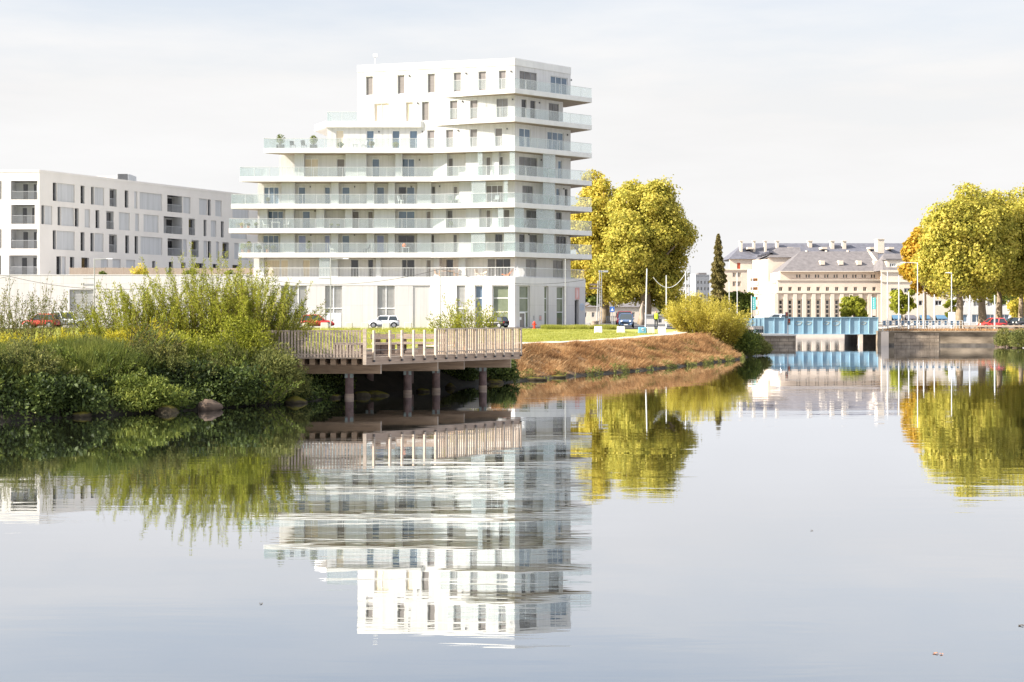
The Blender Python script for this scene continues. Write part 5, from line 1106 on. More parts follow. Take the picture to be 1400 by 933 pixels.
for i, o_ in enumerate(shop):
    s = window(RH, f6, *o_, .4, 'pane_dark', 'rail_white', 3, (), .14, 'shop_front')
    m = MB(); a = f6.pt(o_[0], .02); b_ = f6.pt(o_[1], .02); c = f6.pt(o_[1], 1.6); e = f6.pt(o_[0], 1.6); z = PZ(431, D); m.add([(*a, z), (*b_, z), (*c, z - .9), (*e, z - .9), (*a, z - .06), (*b_, z - .06), (*c, z - 1.15), (*e, z - 1.15)], [(0, 1, 2, 3), (7, 6, 5, 4), (0, 4, 5, 1), (1, 5, 6, 2), (2, 6, 7, 3), (3, 7, 4, 0)]); m.build('awning', 'awning_blue' if i != 1 else 'slate_dark', s)
m = MB(); m.prism([(PX(1204, D), D - .4), (PX(1300, D), D - .4), (PX(1300, D), D - .02), (PX(1204, D), D - .02)], PZ(372.5, D), PZ(369.5, D)); m.obox(f6, -.1, f6.len, .002, .25, PZ(386, D), PZ(384.5, D)); m.build('cornice', 'cream_light', RH)
m = MB(); quadroof(m, [(PX(1206, D), D - .3, PZ(370, D)), (PX(1301, D), D - .3, PZ(370, D)), (PX(1301, D), D + 14, PZ(370, D)), (PX(1206, D), D + 14, PZ(370, D))], [(PX(1208, 379), 379, PZ(347, 379)), (PX(1300, 379), 379, PZ(347, 379))]); rf = m.build('roof', 'slate', RH)
f7 = Line((X8(1142, 373), 373), (X8(1262, 373), 373)); m = MB(); o_ = (f7.t(x8(1160)), f7.t(x8(1206)), Z8(272, 373), Z8(245, 373)); wall_run(m, f7, Z8(285, 373), Z8(225, 373), [o_], 3); q = m.build('dormer', 'cream_light', rf)
window(q, f7, *o_, .2, 'pane_dark', 'rail_white', 3, (), .2, 'dormer_window')
m = MB(); m.obox(f7, -.4, f7.len + .4, -4, .3, Z8(224.5, 373), Z8(216, 373)); m.build('dormer_roof', 'slate', rf)
m = MB(); m.box(X8(1245, 382), X8(1290, 382), 381, 384, Z8(190, 382), Z8(155, 382)); m.build('chimney', 'cream_light', rf)
RB = thing('white_quay_building', 'low white building seen between the plane trunks', 'building', (PX(1360, 330), 330, ZG)); D = 330.0
f8 = Line((PX(1304, D), D), (PX(1480, D), D)); m = MB(); ops = []; lo = []
for i in range(9): a = 1312 + i * 19; ops.append((f8.t(a), f8.t(a + 8), PZ(419, D), PZ(411, D))); lo.append((f8.t(a - 2), f8.t(a + 11), ZG + .2, PZ(430, D)))
wall_run(m, f8, ZG, PZ(425, D), lo, .4); wall_run(m, f8, PZ(425, D), PZ(401, D), ops, .4); m.build('wall', 'facade_white', RB)
for o_ in ops: window(RB, f8, *o_, .25, 'pane_mid', 'rail_white', 2, (), .12)
for o_ in lo: window(RB, f8, *o_, .3, 'pane_reflect_blue', 'rail_white', 2, (), .12, 'shop_front')
m = MB(); m.obox(f8, -.3, f8.len, -10, .3, PZ(401, D), PZ(399.5, D)); m.build('roof', 'metal_grey', RB)
PB = thing('distant_flats', 'pale distant block of flats between the big plane tree and the conifer', 'building', (PX(957, 480), 480, ZG)); D = 480.0
f9 = Line((PX(951, D), D), (PX(971.5, D), D + 3)); fs_ = Line((PX(944, D + 6), D + 6), (PX(951, D), D)); m = MB(); cur = ZG; wn = []
for ya, yb in ((432, 426), (420, 414), (408, 402.5), (397.5, 392.5), (388.5, 384)):
    ops = [(f9.t(a), f9.t(a + 2.2), PZ(ya, D), PZ(yb, D)) for a in (953.5, 958, 963, 967.5)]; nxt = PZ(yb, D) + .5; wall_run(m, f9, cur, nxt, ops, .5); cur = nxt; wn += ops
wall_run(m, f9, cur, PZ(375.5, D), [], .5); fs_b = m.build('wall', 'block_infill', PB)
m = MB(); m.obox(fs_, 0, fs_.len - .55, -.5, 0, ZG, PZ(374.5, D)); m.build('end_wall', 'cream_light', PB)
for o_ in wn: window(PB, f9, *o_, .25, 'pane_dark', 'rail_white', 1, (), .1)
m = MB(); m.prism([fs_.p, f9.p, f9.q, (PX(965, D + 25), D + 25)], PZ(378, D), PZ(377, D)); m.build('roof', 'metal_grey', PB)
m = MB(); m.box(PX(955, D + 6), PX(966, D + 6), D + 6, D + 10, PZ(378, D), PZ(372.5, D)); m.build('roof_box', 'slate', PB)
LW = thing('street_terrace', 'long low pale street building far behind the trunk of the big plane', 'building', (PX(850, 310), 310, ZG)); q = Line((PX(770, 310), 310), (PX(905, 310), 310)); m = MB(); o_ = [(q.t(776 + 11 * i), q.t(780 + 11 * i), PZ(434, 310), PZ(427, 310)) for i in range(11)]; wall_run(m, q, ZG, PZ(420, 310), o_, .5); m.build('wall', 'cream_light', LW)
for w_ in o_: window(LW, q, *w_, .25, 'pane_dark', 'rail_white', 2, (), .1)
m = MB(); quadroof(m, [(q.p.x - .4, 309.6, PZ(420, 310)), (q.q.x + .4, 309.6, PZ(420, 310)), (q.q.x + .4, 322, PZ(420, 310)), (q.p.x - .4, 322, PZ(420, 310))], [(q.p.x + 3, 316, PZ(406, 310)), (q.q.x - 3, 316, PZ(406, 310))]); m.build('roof', 'slate', LW)
PB2 = thing('distant_flats', 'lower pale block peeping out beside the big plane tree', 'building', (PX(932, 500), 500, ZG)); q = Line((PX(915, 500), 500), (PX(941, 500), 500)); m = MB(); o_ = [(q.t(931 + 4 * i), q.t(933.2 + 4 * i), PZ(402, 500), PZ(397, 500)) for i in range(2)]; wall_run(m, q, ZG, PZ(390, 500), o_, .5); m.build('wall', 'facade_white', PB2)
for w_ in o_: window(PB2, q, *w_, .25, 'pane_dark', 'rail_white', 1, (), .1)
m = MB(); m.obox(q, -.3, q.len + .3, -12, .3, PZ(390, 500), PZ(388.6, 500)); m.build('roof', 'metal_grey', PB2)
# ------------------------------------------------------------------ things on the balconies
def on_slab(px, k, back): # point on storey k, standing BACK metres behind the slab edge
    ln = slabR if px > 704 else (slabA if px > 589 else Line((-40, 155.1), Bp)); t_ = ln.t(px); x, y = ln.pt(t_, -back); return (x, y, ZS[k] + .005)
def pot_plant(label, p, pot_w, pot_h, ph, pw, pm='planter_dark', lm='leaf_green', n=260, seed=1, box=False, name='potted_plant', group='potted plants on the terraces'):
    r = thing(name, label, 'plant', p, group); m = MB(); rng = np.random.default_rng(seed)
    if box: m.box(p[0] - pot_w / 2, p[0] + pot_w / 2, p[1] - .2, p[1] + .2, p[2], p[2] + pot_h)
    else: m.lathe(p, [(pot_w * .36, 0), (pot_w * .5, pot_h), (pot_w * .42, pot_h), (pot_w * .4, pot_h - .05)], 12)
    m.build('pot', pm, r)
    m = MB()
    for i in range(4): a = rng.normal(size=2) * pw * .25; m.tube([(p[0], p[1], p[2] + pot_h - .06), (p[0] + a[0], p[1] + a[1], p[2] + pot_h + ph * .7)], [.02, .008], 5)
    m.build('stem', 'stem', r)
    d = norm(rng.normal(size=(n, 3))) * (rng.random((n, 1)) ** .4); C = np.array([p[0], p[1], p[2] + pot_h + ph * .52]) + d * np.array([pw / 2, pw / 2, ph / 2])
    mesh_obj('foliage', fast_mesh('foliage', leaf_quads(rng, C, .17, .6), 4), lm, r); return r
pot_plant('tall leafy shrub in a dark planter at the left end of the high terrace', on_slab(z2(280), 7, .7), .85, .45, 1.15, 1.0, box=True, seed=2)
pot_plant('loose shrub in a dark planter in the middle of the high terrace', on_slab(z2(457), 7, .7), .8, .45, 1.05, .85, box=True, seed=3)
pot_plant('round clipped bush before the cream window of the high terrace', on_slab(z2(601), 7, .75), .3, .2, .55, .7, seed=4)
pot_plant('round pale green bush beside the chair on the high terrace', on_slab(z2(766), 7, .75), .3, .25, .6, .6, seed=5, lm='leaf_sage')
pot_plant('round clipped bush before the third window of the high terrace', on_slab(z2(896), 7, .75), .3, .2, .55, .65, seed=6)
for i, (v, h, q, pm) in enumerate(((80, .75, 'bushy plant in a clay pot at the left tip of the lowest terrace', 'terracotta'), (113, .95, 'taller plant in a clay pot near the left tip of the lowest terrace', 'terracotta'), (168, .5, 'low plant in a box right of the clay pots', 'planter_dark'), (212, .55, 'low plant beside an orange pot before the wide window', 'terracotta'), (243, .45, 'small low plant at the right end of the pots row', 'planter_dark'), (433, .95, 'slim plant in a dark pot on the lowest terrace before the wall', 'planter_dark'))):
    pot_plant(q, on_slab(z2(v), 3, .6), .4, .35, h, .62, pm, 'leaf_willow' if i < 2 else 'leaf_green', 200, 20 + i)
def chair(label, p, rz, m_='metal_dark', name='balcony_chair', group='chairs on the balconies', deck=False):
    r = thing(name, label, 'chair', p, group, local=True); a = .42
    if not deck:
        m = MB(); m.box(-.24, .24, -.22, .22, .41, .45); m.build('seat', m_, r); m = MB(); m.add([(-.24, .2, .45), (.24, .2, .45), (.24, .33, .92), (-.24, .33, .92), (-.24, .24, .45), (.24, .24, .45), (.24, .37, .92), (-.24, .37, .92)], [(0, 1, 2, 3), (7, 6, 5, 4), (0, 4, 5, 1), (1, 5, 6, 2), (2, 6, 7, 3), (3, 7, 4, 0)]); m.build('backrest', m_, r)
        for x in (-.21, .21):
            for y in (-.19, .19): m = MB(); m.bar((x, y, 0), (x, y, .41), .035); m.build('leg', m_, r)
    else:
        m = MB(); m.add([(-.28, -.5, .34), (.28, -.5, .34), (.28, .1, .2), (-.28, .1, .2), (.28, .75, .95), (-.28, .75, .95), (-.28, -.5, .31), (.28, -.5, .31), (.28, .1, .16), (-.28, .1, .16), (.28, .78, .92), (-.28, .78, .92)], [(0, 1, 2, 3), (3, 2, 4, 5), (6, 9, 8, 7), (9, 11, 10, 8), (0, 6, 7, 1), (5, 4, 10, 11)]); m.build('sling', m_, r)
        for x in (-.3, .3): m = MB(); m.bar((x, -.55, .36), (x, .55, .02), .04); m.bar((x, -.4, .02), (x, .8, .97), .04); m.build('leg', 'wood_chair', r)
    r.rotation_euler.z = rz; return r
chair('dark chair on the high terrace between the two planters', on_slab(z2(345), 7, .8), R(30)); chair('low dark chair on the high terrace left of the second planter', on_slab(z2(405), 7, .9), R(160))
chair('grey chair on the high terrace beside the pale bush', on_slab(z2(725), 7, .9), R(-70), 'metal_grey')
chair('white chair on the lowest terrace right of the slim plant', on_slab(z2(560), 3, .7), R(60), 'rail_white'); chair('dark chair on the lowest terrace between two windows', on_slab(z2(738), 3, .7), R(-50))
chair('orange deck chair on the podium terrace before the wide window', on_slab(z3(603), 2, 1.2), R(-75), 'orange_cloth', 'deck_chair', None, True)
chair('wooden chair at the table on the podium terrace, left side', on_slab(z3(165), 2, .8), R(100), 'wood_chair'); chair('wooden chair at the table on the podium terrace, right side', on_slab(z3(285), 2, .8), R(-90), 'wood_chair')
chair('pale chair on the podium terrace left of the wide window', on_slab(z3(425), 2, .9), R(40), 'wood_pale'); chair('pale chair on the podium terrace next to the deck chair side', on_slab(z3(458), 2, .9), R(-40), 'wood_pale')
chair('dark lounge chair behind glass on the fourth floor corner', on_slab(z3(960), 4, .8), R(-60)); chair('green garden chair behind glass on the fifth floor', on_slab(z1(560), 5, .8), R(20), 'iron_green'); chair('pale chair behind the glass screens on the fifth floor', on_slab(z1(800), 5, .9), R(-20), 'metal_pale')
def table(label, p, w, h, m_, dep=.6):
    r = thing('balcony_table', label, 'table', p, 'tables on the balconies', local=True); m = MB(); m.box(-w / 2, w / 2, -dep / 2, dep / 2, h - .04, h); m.build('top', m_, r)
    for x in (-w / 2 + .05, w / 2 - .05):
        for y in (-dep / 2 + .05, dep / 2 - .05): m = MB(); m.bar((x, y, 0), (x, y, h - .04), .04); m.build('leg', m_, r)
    return r
table('small dark table on the high terrace before the grey wall', on_slab(z2(679), 7, .8), .5, .5, 'metal_grey'); table('long wooden table on the podium terrace between the bays', on_slab(z3(225), 2, .8), 1.7, .74, 'wood_chair', .8)
table('white open table frame on the lowest terrace before the dark window', on_slab(z2(950), 3, .5), .75, .6, 'rail_white', .4)
p = on_slab(z2(942), 3, .55); m = MB(); m.lathe((p[0], p[1], p[2] + .62), [(.03, 0), (.17, .08), (.22, .22), (.17, .36), (.04, .44)], 14); tag(m.build('orange_ball', 'orange_cloth', smooth=True), 'round orange ball lantern on the white table frame', 'lantern')
p = on_slab(z3(705), 2, .45); r = thing('closed_parasol', 'closed white parasol leaning at the corner of the podium terrace', 'parasol', p); m = MB(); m.tube([p, (p[0], p[1], p[2] + 1.25)], .025, 6); m.build('pole', 'metal_pale', r); m = MB(); m.lathe(p, [(.26, .04), (.2, .3), (.09, .85), (.03, 1.2)], 10); m.build('canopy', 'parasol_white', r)

for i, (px, k, bk, h, w, lm, pm, q) in enumerate(((z2(75), 4, .6, .35, .5, 'leaf_gold', 'terracotta', 'low golden plant at the left tip of the third terrace'), (z2(110), 4, .6, .3, .45, 'leaf_sage', 'terracotta', 'low grey plant beside the golden one on the third terrace'), (z2(152), 4, .6, .4, .45, 'leaf_green', 'planter_dark', 'small green plant before the end of the third terrace wall'), (z2(552), 4, .5, .25, .4, 'leaf_green', 'planter_dark', 'small pot by the blank recess of the third terrace'), (z2(590), 4, .5, .2, .35, 'leaf_green', 'planter_dark', 'smallest pot by the blank recess of the third terrace'), (z3(605), 3, .5, .7, .4, 'leaf_green', 'planter_dark', 'slim plant behind glass before the dark corner window'), (z3(250), 4, .9, .5, .5, 'leaf_green', 'planter_dark', 'bushy dark plant before the middle window of the third terrace'), (z2(215), 5, .6, .5, .4, 'leaf_sage', 'planter_dark', 'small grey plant before the wide window of the fourth terrace'), (z1(1120), 5, .6, .6, .4, 'leaf_green', 'terracotta', 'green plant on the shaded side of the fourth terrace'))):
    pot_plant(q, on_slab(px, k, bk), .32, .28, h, w, pm, lm, 140, 200 + i)
chair('white chair by the wide window of the third terrace', on_slab(z2(205), 4, .6), R(70), 'rail_white'); chair('white chair right of the table on the third terrace', on_slab(z2(310), 4, .6), R(-70), 'rail_white')
table('white table before the wide window of the third terrace', on_slab(z2(255), 4, .6), .9, .72, 'rail_white')
chair('dark chair behind glass on the shaded side of the second terrace', on_slab(z3(745), 3, .9), R(20)); chair('grey chair behind glass at the shaded side of the third terrace', on_slab(z3(770), 4, .9), R(-30), 'metal_grey')
chair('folding chair before the open dark door of the fourth terrace', on_slab(z2(925), 5, .5), R(60), 'rail_white'); chair('teal chair beside the green one on the fifth floor', on_slab(z1(585), 5, .7), R(-40), 'iron_green')
# ------------------------------------------------------------------ trees
def tree(name, label, cat, base, rx, rz_, zc, lm, n, leaf, seed, trunk=.5, bark='bark_pale', group=None, lobes=34, ry=None, trunk_top=None, lean=0, core=.30):
    """tapered trunk, limbs to each clump, crown of loose leaf clumps"""
    rng = np.random.default_rng(seed); x, y, z0 = base; ry = ry or rx * .9
    r = thing(name, label, cat, base, group); c = np.array([x + lean, y, z0 + zc])
    tt = trunk_top or (zc - rz_ * .55)
    m = MB(); k = 6; pts = [(x + lean * i / k * .5 + (.08 * trunk * rng.normal() if 0 < i < k else 0), y, z0 - .2 + (tt + .2) * i / k) for i in range(k + 1)]
    rs = [trunk * (1.35 if i == 0 else 1 - .45 * i / k) for i in range(k + 1)]; m.tube(pts, rs, 9); tr = m.build('trunk', bark, r, smooth=True)
    d = norm(rng.normal(size=(lobes, 3))); d[:, 2] = np.where(d[:, 2] < -.85, -d[:, 2] * .4, d[:, 2]); rad = .40 + .52 * rng.random((lobes, 1)) ** .6 + .12 * (rng.random((lobes, 1)) < .12)
    LC = c + d * rad * np.array([rx, ry, rz_]); LR = (.20 + .17 * rng.random(lobes)) * min(rx, rz_)
    m = MB(); top = Vector(pts[-1])
    for i in range(0, lobes, 3):
        q = Vector(LC[i]); mid = top.lerp(q, .5) + Vector((0, 0, -.06 * (q - top).length)); m.tube([top - Vector((0, 0, .15 * tt * rng.random())), mid, q], [trunk * .34, trunk * .2, trunk * .06], 6)
    m.build('limb', bark, r, smooth=True)
    w = LR ** 2; w /= w.sum(); li = rng.choice(lobes, n, p=w); dd = norm(rng.normal(size=(n, 3))); rr_ = (core + (1 - core) * rng.random((n, 1)) ** .45)
    rr_ *= 1 + .22 * np.abs(rng.normal(size=(n, 1))) * (rng.random((n, 1)) < .3)
    C = LC[li] + dd * rr_ * LR[li][:, None] * np.array([1.08, 1.08, .88])
    o = mesh_obj('crown', fast_mesh('crown', leaf_quads(rng, C, leaf, .75, dirs=dd * .8 + np.array([0, 0, -.25]), nrm=dd + .7 * norm(C - c)), 4), lm, r)
    return r
def treepx(name, label, px, d, ytop, ybot, wpx, lm, n, leaf, seed, **kw):
    """crown given by its box in the photo"""
    x = PX(px, d); z0 = gz(x, d, -.05); zt, zb = PZ(ytop, d), PZ(ybot, d); rz_ = (zt - zb) / 2; return tree(name, label, 'tree', (x, d, z0), wpx / 2 * d / F, rz_, (zt + zb) / 2 - z0, lm, n, leaf, seed, **kw)
treepx('plane_tree', 'huge yellow green plane tree right of the tower', 882, 232, 243, 434, 118, 'leaf_plane', 115000, .41, 11, trunk=1.1, lobes=130, group='plane trees beside the tower', trunk_top=9)
treepx('plane_tree', 'golden plane tree half hidden behind the tower balconies', 826, 244, 236, 436, 98, 'leaf_gold', 60000, .43, 12, trunk=1.0, lobes=90, group='plane trees beside the tower', trunk_top=8)
treepx('broadleaf_tree', 'dark green tree low behind the shaded tower corner', 795, 262, 355, 440, 52, 'leaf_green', 9000, .6, 13, trunk=.5, lobes=20, bark='bark')
treepx('broadleaf_tree', 'dark low tree behind the masts at the foot of the big plane', 925, 270, 400, 440, 70, 'leaf_dark', 9000, .6, 14, trunk=.4, lobes=20, bark='bark')
# broken pale trunk beside the big plane
m = MB(); x = PX(877.5, 200); m.tube([(x, 200, 2), (x + .1, 200, 3.2), (x - .05, 200, 4.4), (x + .1, 200, 5.4)], [.5, .38, .3, .08], 9); tag(m.build('bare_trunk', 'fence_wood', smooth=True), 'bare pale tree trunk stump beside the big plane trunk', 'tree trunk')
# conifer: tiers of drooping sprays on one stem
def conifer(label, px, d, ytop, ybot, wpx, lm, n, leaf, seed):
    rng = np.random.default_rng(seed); x = PX(px, d); z0 = 1.9; zt, zb = PZ(ytop, d), PZ(ybot, d); r = thing('conifer', label, 'tree', (x, d, z0)); m = MB(); m.tube([(x, d, z0 - .2), (x, d, zt - .5)], [.5, .05], 8); m.build('trunk', 'bark', r)
    tz = rng.random(n) ** .8; prof = (1 - tz) ** .62 * (.62 + .25 * np.sin(tz * 46) ** 2 + .22 * np.sin(tz * 9 + 1.3) * np.sin(tz * 23)); a = rng.random(n) * 2 * math.pi; lobe = .8 + .2 * np.sin(a * 5 + tz * 30); R_ = wpx / 2 * d / F * prof * lobe * (.35 + .65 * rng.random(n) ** .5)
    C = np.stack([x + R_ * np.cos(a), d + R_ * np.sin(a), zb + (zt - zb) * tz - R_ * .15], 1); dr = np.stack([np.cos(a), np.sin(a), -.7 * np.ones(n)], 1)
    mesh_obj('crown', fast_mesh('crown', leaf_quads(rng, C, leaf, .5, dirs=dr * 1.5), 4), lm, r); return r
conifer('tall narrow brownish conifer left of the stone buildings', 982, 330, 321, 432, 38, 'leaf_conifer', 20000, .65, 21)
# trimmed line of trees before the stone building
def hedge(label, px0, px1, d, ytop, n, seed):
    rng = np.random.default_rng(seed); x0, x1 = PX(px0, d), PX(px1, d); r = thing('trimmed_hedge', label, 'hedge', ((x0 + x1) / 2, d, 1.9)); zt = PZ(ytop, d)
    m = MB(); xx = x0 + .8
    while xx < x1: m.tube([(xx, d + 1.5, 1.7), (xx, d + 1.5, zt - 1.5)], [.2, .12], 6); xx += 3.2
    m.build('trunk', 'bark', r)
    C = np.stack([rng.uniform(x0, x1, n), d + 3 * rng.random(n), zt - (zt - 3.0) * rng.random(n) ** 1.2 + .25 * rng.normal(size=n)], 1); mesh_obj('foliage', fast_mesh('foliage', leaf_quads(rng, C, .55, .8), 4), 'leaf_green', r)
hedge('clipped tall green hedge before the stepped stone wing', 980, 1031, 330, 402, 12000, 22)
treepx('street_tree', 'round green street tree behind the blue bridge', 1168, 240, 405, 436, 36, 'leaf_willow', 6000, .42, 31, trunk=.18, lobes=34, group='small street trees by the bridge')
treepx('street_tree', 'small green street tree before the quay house', 1233, 215, 394, 434, 34, 'leaf_willow', 6000, .42, 32, trunk=.18, lobes=34, group='small street trees by the bridge')
treepx('street_tree', 'slim green street tree behind the first plane trunk', 1302, 230, 402, 436, 22, 'leaf_willow', 3000, .42, 33, trunk=.15, lobes=12, group='small street trees by the bridge')
treepx('plane_tree', 'orange leaved tree at the left edge of the quay planes', 1264, 222, 302, 412, 58, 'leaf_orange', 13000, .55, 41, trunk=.4, lobes=60, group='plane trees on the quay')
for px, d, yt, yb, w, n, sd2, tk, q in ((1312, 200, 264, 424, 120, 30000, 42, .62, 'plane tree with forked trunk nearest the bridge on the quay'), (1343, 206, 255, 414, 104, 26000, 43, .7, 'tall plane tree with the thickest pale trunk left of the red car'), (1366, 214, 258, 420, 116, 26000, 44, .6, 'plane tree whose leaning trunk rises behind the red car'), (1396, 222, 268, 415, 96, 20000, 45, .5, 'plane tree at the right edge with a slim dark trunk'), (1440, 205, 262, 420, 96, 20000, 46, .6, 'plane tree cut by the right edge of the view')):
    treepx('plane_tree', q, px, d, yt, yb, w, 'leaf_plane', int(n * 1.7), .37, sd2, trunk=tk, lobes=95, group='plane trees on the quay', trunk_top=6.0)
treepx('broadleaf_tree', 'low yellow tree at the far right behind the dark cars', 1398, 245, 380, 436, 52, 'leaf_gold', 7000, .5, 47, trunk=.3, lobes=18)
treepx('broadleaf_tree', 'dark green tree far behind the right planes', 1385, 270, 330, 430, 80, 'leaf_green', 9000, .6, 48, trunk=.35, lobes=24)

# ------------------------------------------------------------------ shrubs made of many stems
def shrub(name, label, base, spread, h, nst, per, leaf, asp, lm, seed, lean=(0, 0), fan=.55, group=None, stem='stem', start=.25, cat='shrub', droop=.0, srad=.012, hv=.35):
    rng = np.random.default_rng(seed); x, y, z0 = base; r = thing(name, label, cat, base, group); m = MB(); Cs = []; Ds = []
    for i in range(nst):
        a = rng.random() * 2 * math.pi; q = rng.random() ** .5; b0_ = np.array([x + spread[0] * q * math.cos(a), y + spread[1] * q * math.sin(a), z0]); b0_[2] = max(.02, H(b0_[0], b0_[1]) - .05) if z0 < 3 else z0
        hh = h * (1 - hv + hv * 1.3 * rng.random()) * (1 - .25 * q); out = np.array([math.cos(a) * q * fan + lean[0] + .14 * rng.normal(), math.sin(a) * q * fan * .8 + lean[1] + .14 * rng.normal(), 1.0]); out /= np.linalg.norm(out)
        ts = np.linspace(0, 1, 6); side = rng.normal(size=3) * .08 * hh; P_ = b0_ + np.outer(ts, out) * hh + np.outer(ts ** 2, side) + np.outer(ts ** 2.2, np.array([out[0], out[1], -1.0]) * droop * hh)
        m.tube(P_.tolist(), [srad * (1.15 - t_) + .003 for t_ in ts], 4, False)
        n = int(per * (.6 + .8 * rng.random())); u = start + (1 - start) * rng.random(n) ** .85; idx = np.clip((u * 5).astype(int), 0, 4); f = (u * 5 - idx)[:, None]; pt = P_[idx] * (1 - f) + P_[idx + 1] * f
        side_ = norm(rng.normal(size=(n, 3))); Cs.append(pt + side_ * leaf * (.5 + 1.3 * rng.random((n, 1))) * (1.25 - u[:, None] * .6)); Ds.append(side_ * .9 + out * .9)
    m.build('stem', stem, r); C = np.concatenate(Cs); Dd = np.concatenate(Ds)
    mesh_obj('foliage', fast_mesh('foliage', leaf_quads(rng, C, leaf, asp, dirs=Dd), 4), lm, r); return r
def dome(name, label, base, rad, n, leaf, asp, lm, seed, group=None, lobes=16, cat='shrub', stem='stem_dark', zmin=.08, upright=0.0):
    """dense leafy bush: clumps round a dome, short stems inside, drawn down to the bank"""
    rng = np.random.default_rng(seed); x, y, z0 = base; r = thing(name, label, cat, base, group); d = norm(rng.normal(size=(lobes, 3))); d[:, 2] = np.abs(d[:, 2])
    LC = np.array([x, y, z0]) + d * (.35 + .4 * rng.random((lobes, 1))) * np.array(rad); LR = (.32 + .18 * rng.random(lobes)) * min(rad[0], rad[2])
    m = MB()
    for i in range(lobes): m.tube([(x + .3 * (LC[i][0] - x), y + .3 * (LC[i][1] - y), z0 - .1), tuple(LC[i] * .6 + np.array([x, y, z0]) * .4 + np.array([0, 0, .1])), tuple(LC[i])], [.035, .025, .01], 5, False)
    m.build('stem', stem, r)
    li = rng.integers(0, lobes, n); dd = norm(rng.normal(size=(n, 3))); C = LC[li] + dd * (.3 + .75 * rng.random((n, 1)) ** .5) * LR[li][:, None] * np.array([1.25, 1.25, .95]); C[:, 2] = np.maximum(C[:, 2], zmin + .25 * rng.random(n))
    mesh_obj('foliage', fast_mesh('foliage', leaf_quads(rng, C, leaf, asp, dirs=dd * .6 + np.array([0, 0, upright])), 4), lm, r); return r
# the big willow thicket at the left and its neighbours
W_ = [(-15.9, 60, 3.4, (1.3, .9), 42, (-.1, 0), 'leaf_willow', 'tall feathery willow bush right of the left lamp post'), (-13.2, 61, 4.3, (1.6, .9), 110, (-.02, 0), 'leaf_willow', 'tallest feathery willow bush in the middle of the left bank'), (-11.2, 60.5, 4.0, (1.4, .9), 90, (.1, 0), 'leaf_willow', 'dense willow bush leaning right towards the deck')]
for i, (x, y, h, sp_, ns, ln_, lm, q) in enumerate(W_):
    shrub('willow_shrub', q, (x, y, H(x, y)), (sp_[0] * 1.15, sp_[1]), h, int(ns * 1.9), 230, .095, .3, lm, 60 + i, ln_, .5, 'willow bushes on the left bank', srad=.014, start=.1)
shrub('willow_shrub', 'thin willow whips arching right above the deck end of the thicket', (-10.5, 60.3, H(-10.5, 60.3)), (.9, .8), 3.0, 34, 120, .12, .3, 'leaf_sage', 66, (.16, 0), .5, 'willow bushes on the left bank')
for i, (x, y, h, ns, q) in enumerate(((-22.3, 62, 3.1, 26, 'wispy tall weeds at the left edge'), (-20.6, 61, 2.9, 24, 'wispy tall weeds before the red parked car'), (-18.9, 62, 2.7, 18, 'wispy sparse weeds before the white parked car'), (-17.0, 61.5, 2.6, 18, 'wispy weeds before the grey shutter'))):
    shrub('tall_weed', q, (x, y, H(x, y)), (1.1, .6), h * 1.22, int(ns * 2.1), 50, .11, .3, 'leaf_sage', 70 + i, (.06, 0), .3, 'wispy weeds on the left bank', srad=.009, start=.15, cat='weeds')
for i, (x, y, h, q) in enumerate(((-23.5, 59, 1.15, 'yellow weeds at the left edge of the bank top'), (-21, 58.5, 1.1, 'yellow weeds below the red parked car'), (-18.6, 58.3, 1.15, 'yellow weeds below the white parked car'), (-16.4, 58.6, 1.3, 'bright yellow weeds at the foot of the willows'), (-14.6, 58.4, 1.5, 'yellow weeds in front of the tallest willow'))):
    shrub('yellow_weed', q, (x, y, H(x, y)), (1.5, .9), h, 95, 60, .10, .35, 'leaf_lemon', 80 + i, (.03, 0), .4, 'yellow weeds along the left bank', srad=.006, start=.1, cat='weeds')
DM = [(-21.6, 47.6, (2.6, 1.5, .95), 'leaf_bramble', 'dark bramble mound at the left edge above the water'), (-18.6, 48.3, (2.2, 1.3, .95), 'leaf_green', 'mixed green bramble mound with pale shoots left of centre'), (-16.0, 49.6, (2.3, 1.4, 1.05), 'leaf_bramble', 'bramble mound below the tall willows'), (-13.7, 51.9, (2.1, 1.4, 1.15), 'leaf_green', 'bramble mound above the row of mossy stones'), (-11.3, 54.7, (1.9, 1.5, 1.7), 'leaf_bramble', 'glossy green bush above the big round boulder'), (-9.6, 56.9, (1.4, 1.3, 2.75), 'leaf_sage', 'grey green bush at the left end of the deck'), (-9.0, 57.7, (.8, .8, 1.5), 'leaf_sage', 'low grey green bush hanging over the water beside the deck'), (-24.6, 46.4, (2.4, 1.4, 1.15), 'leaf_bramble', 'bramble mound cut by the left edge')]
for i, (x, y, rd, lm, q) in enumerate(DM): dome('bank_shrub', q, (x, y, max(.15, H(x, y) * .6)), rd, 12000 if rd[0] > 1.2 else 5000, .14, .62 if lm == 'leaf_bramble' else .34, lm, 90 + i, 'dense shrubs along the left waterline', 26, upright=.15)
for i, (x, y, rd, lm, q) in enumerate(((-22.3, 52.5, (2.6, 1.6, 1.2), 'leaf_sage', 'olive green bush behind the bramble at the left edge'), (-19.2, 54, (2.4, 1.6, 1.25), 'leaf_sage', 'olive green bush behind the pale shoots'), (-16.4, 55.2, (2.3, 1.6, 1.35), 'leaf_sage', 'olive bush below the yellow weeds'), (-13.6, 57, (2.2, 1.6, 1.6), 'leaf_willow', 'yellow green bush at the foot of the tallest willow'), (-11.2, 58.8, (1.8, 1.3, 2.3), 'leaf_willow', 'olive bush filling the gap left of the deck railing'))):
    dome('bank_shrub', q, (x, y, H(x, y) * .85), rd, 13000, .12, .34, lm, 110 + i, 'olive bushes on the slope of the left bank', 22, upright=.35)
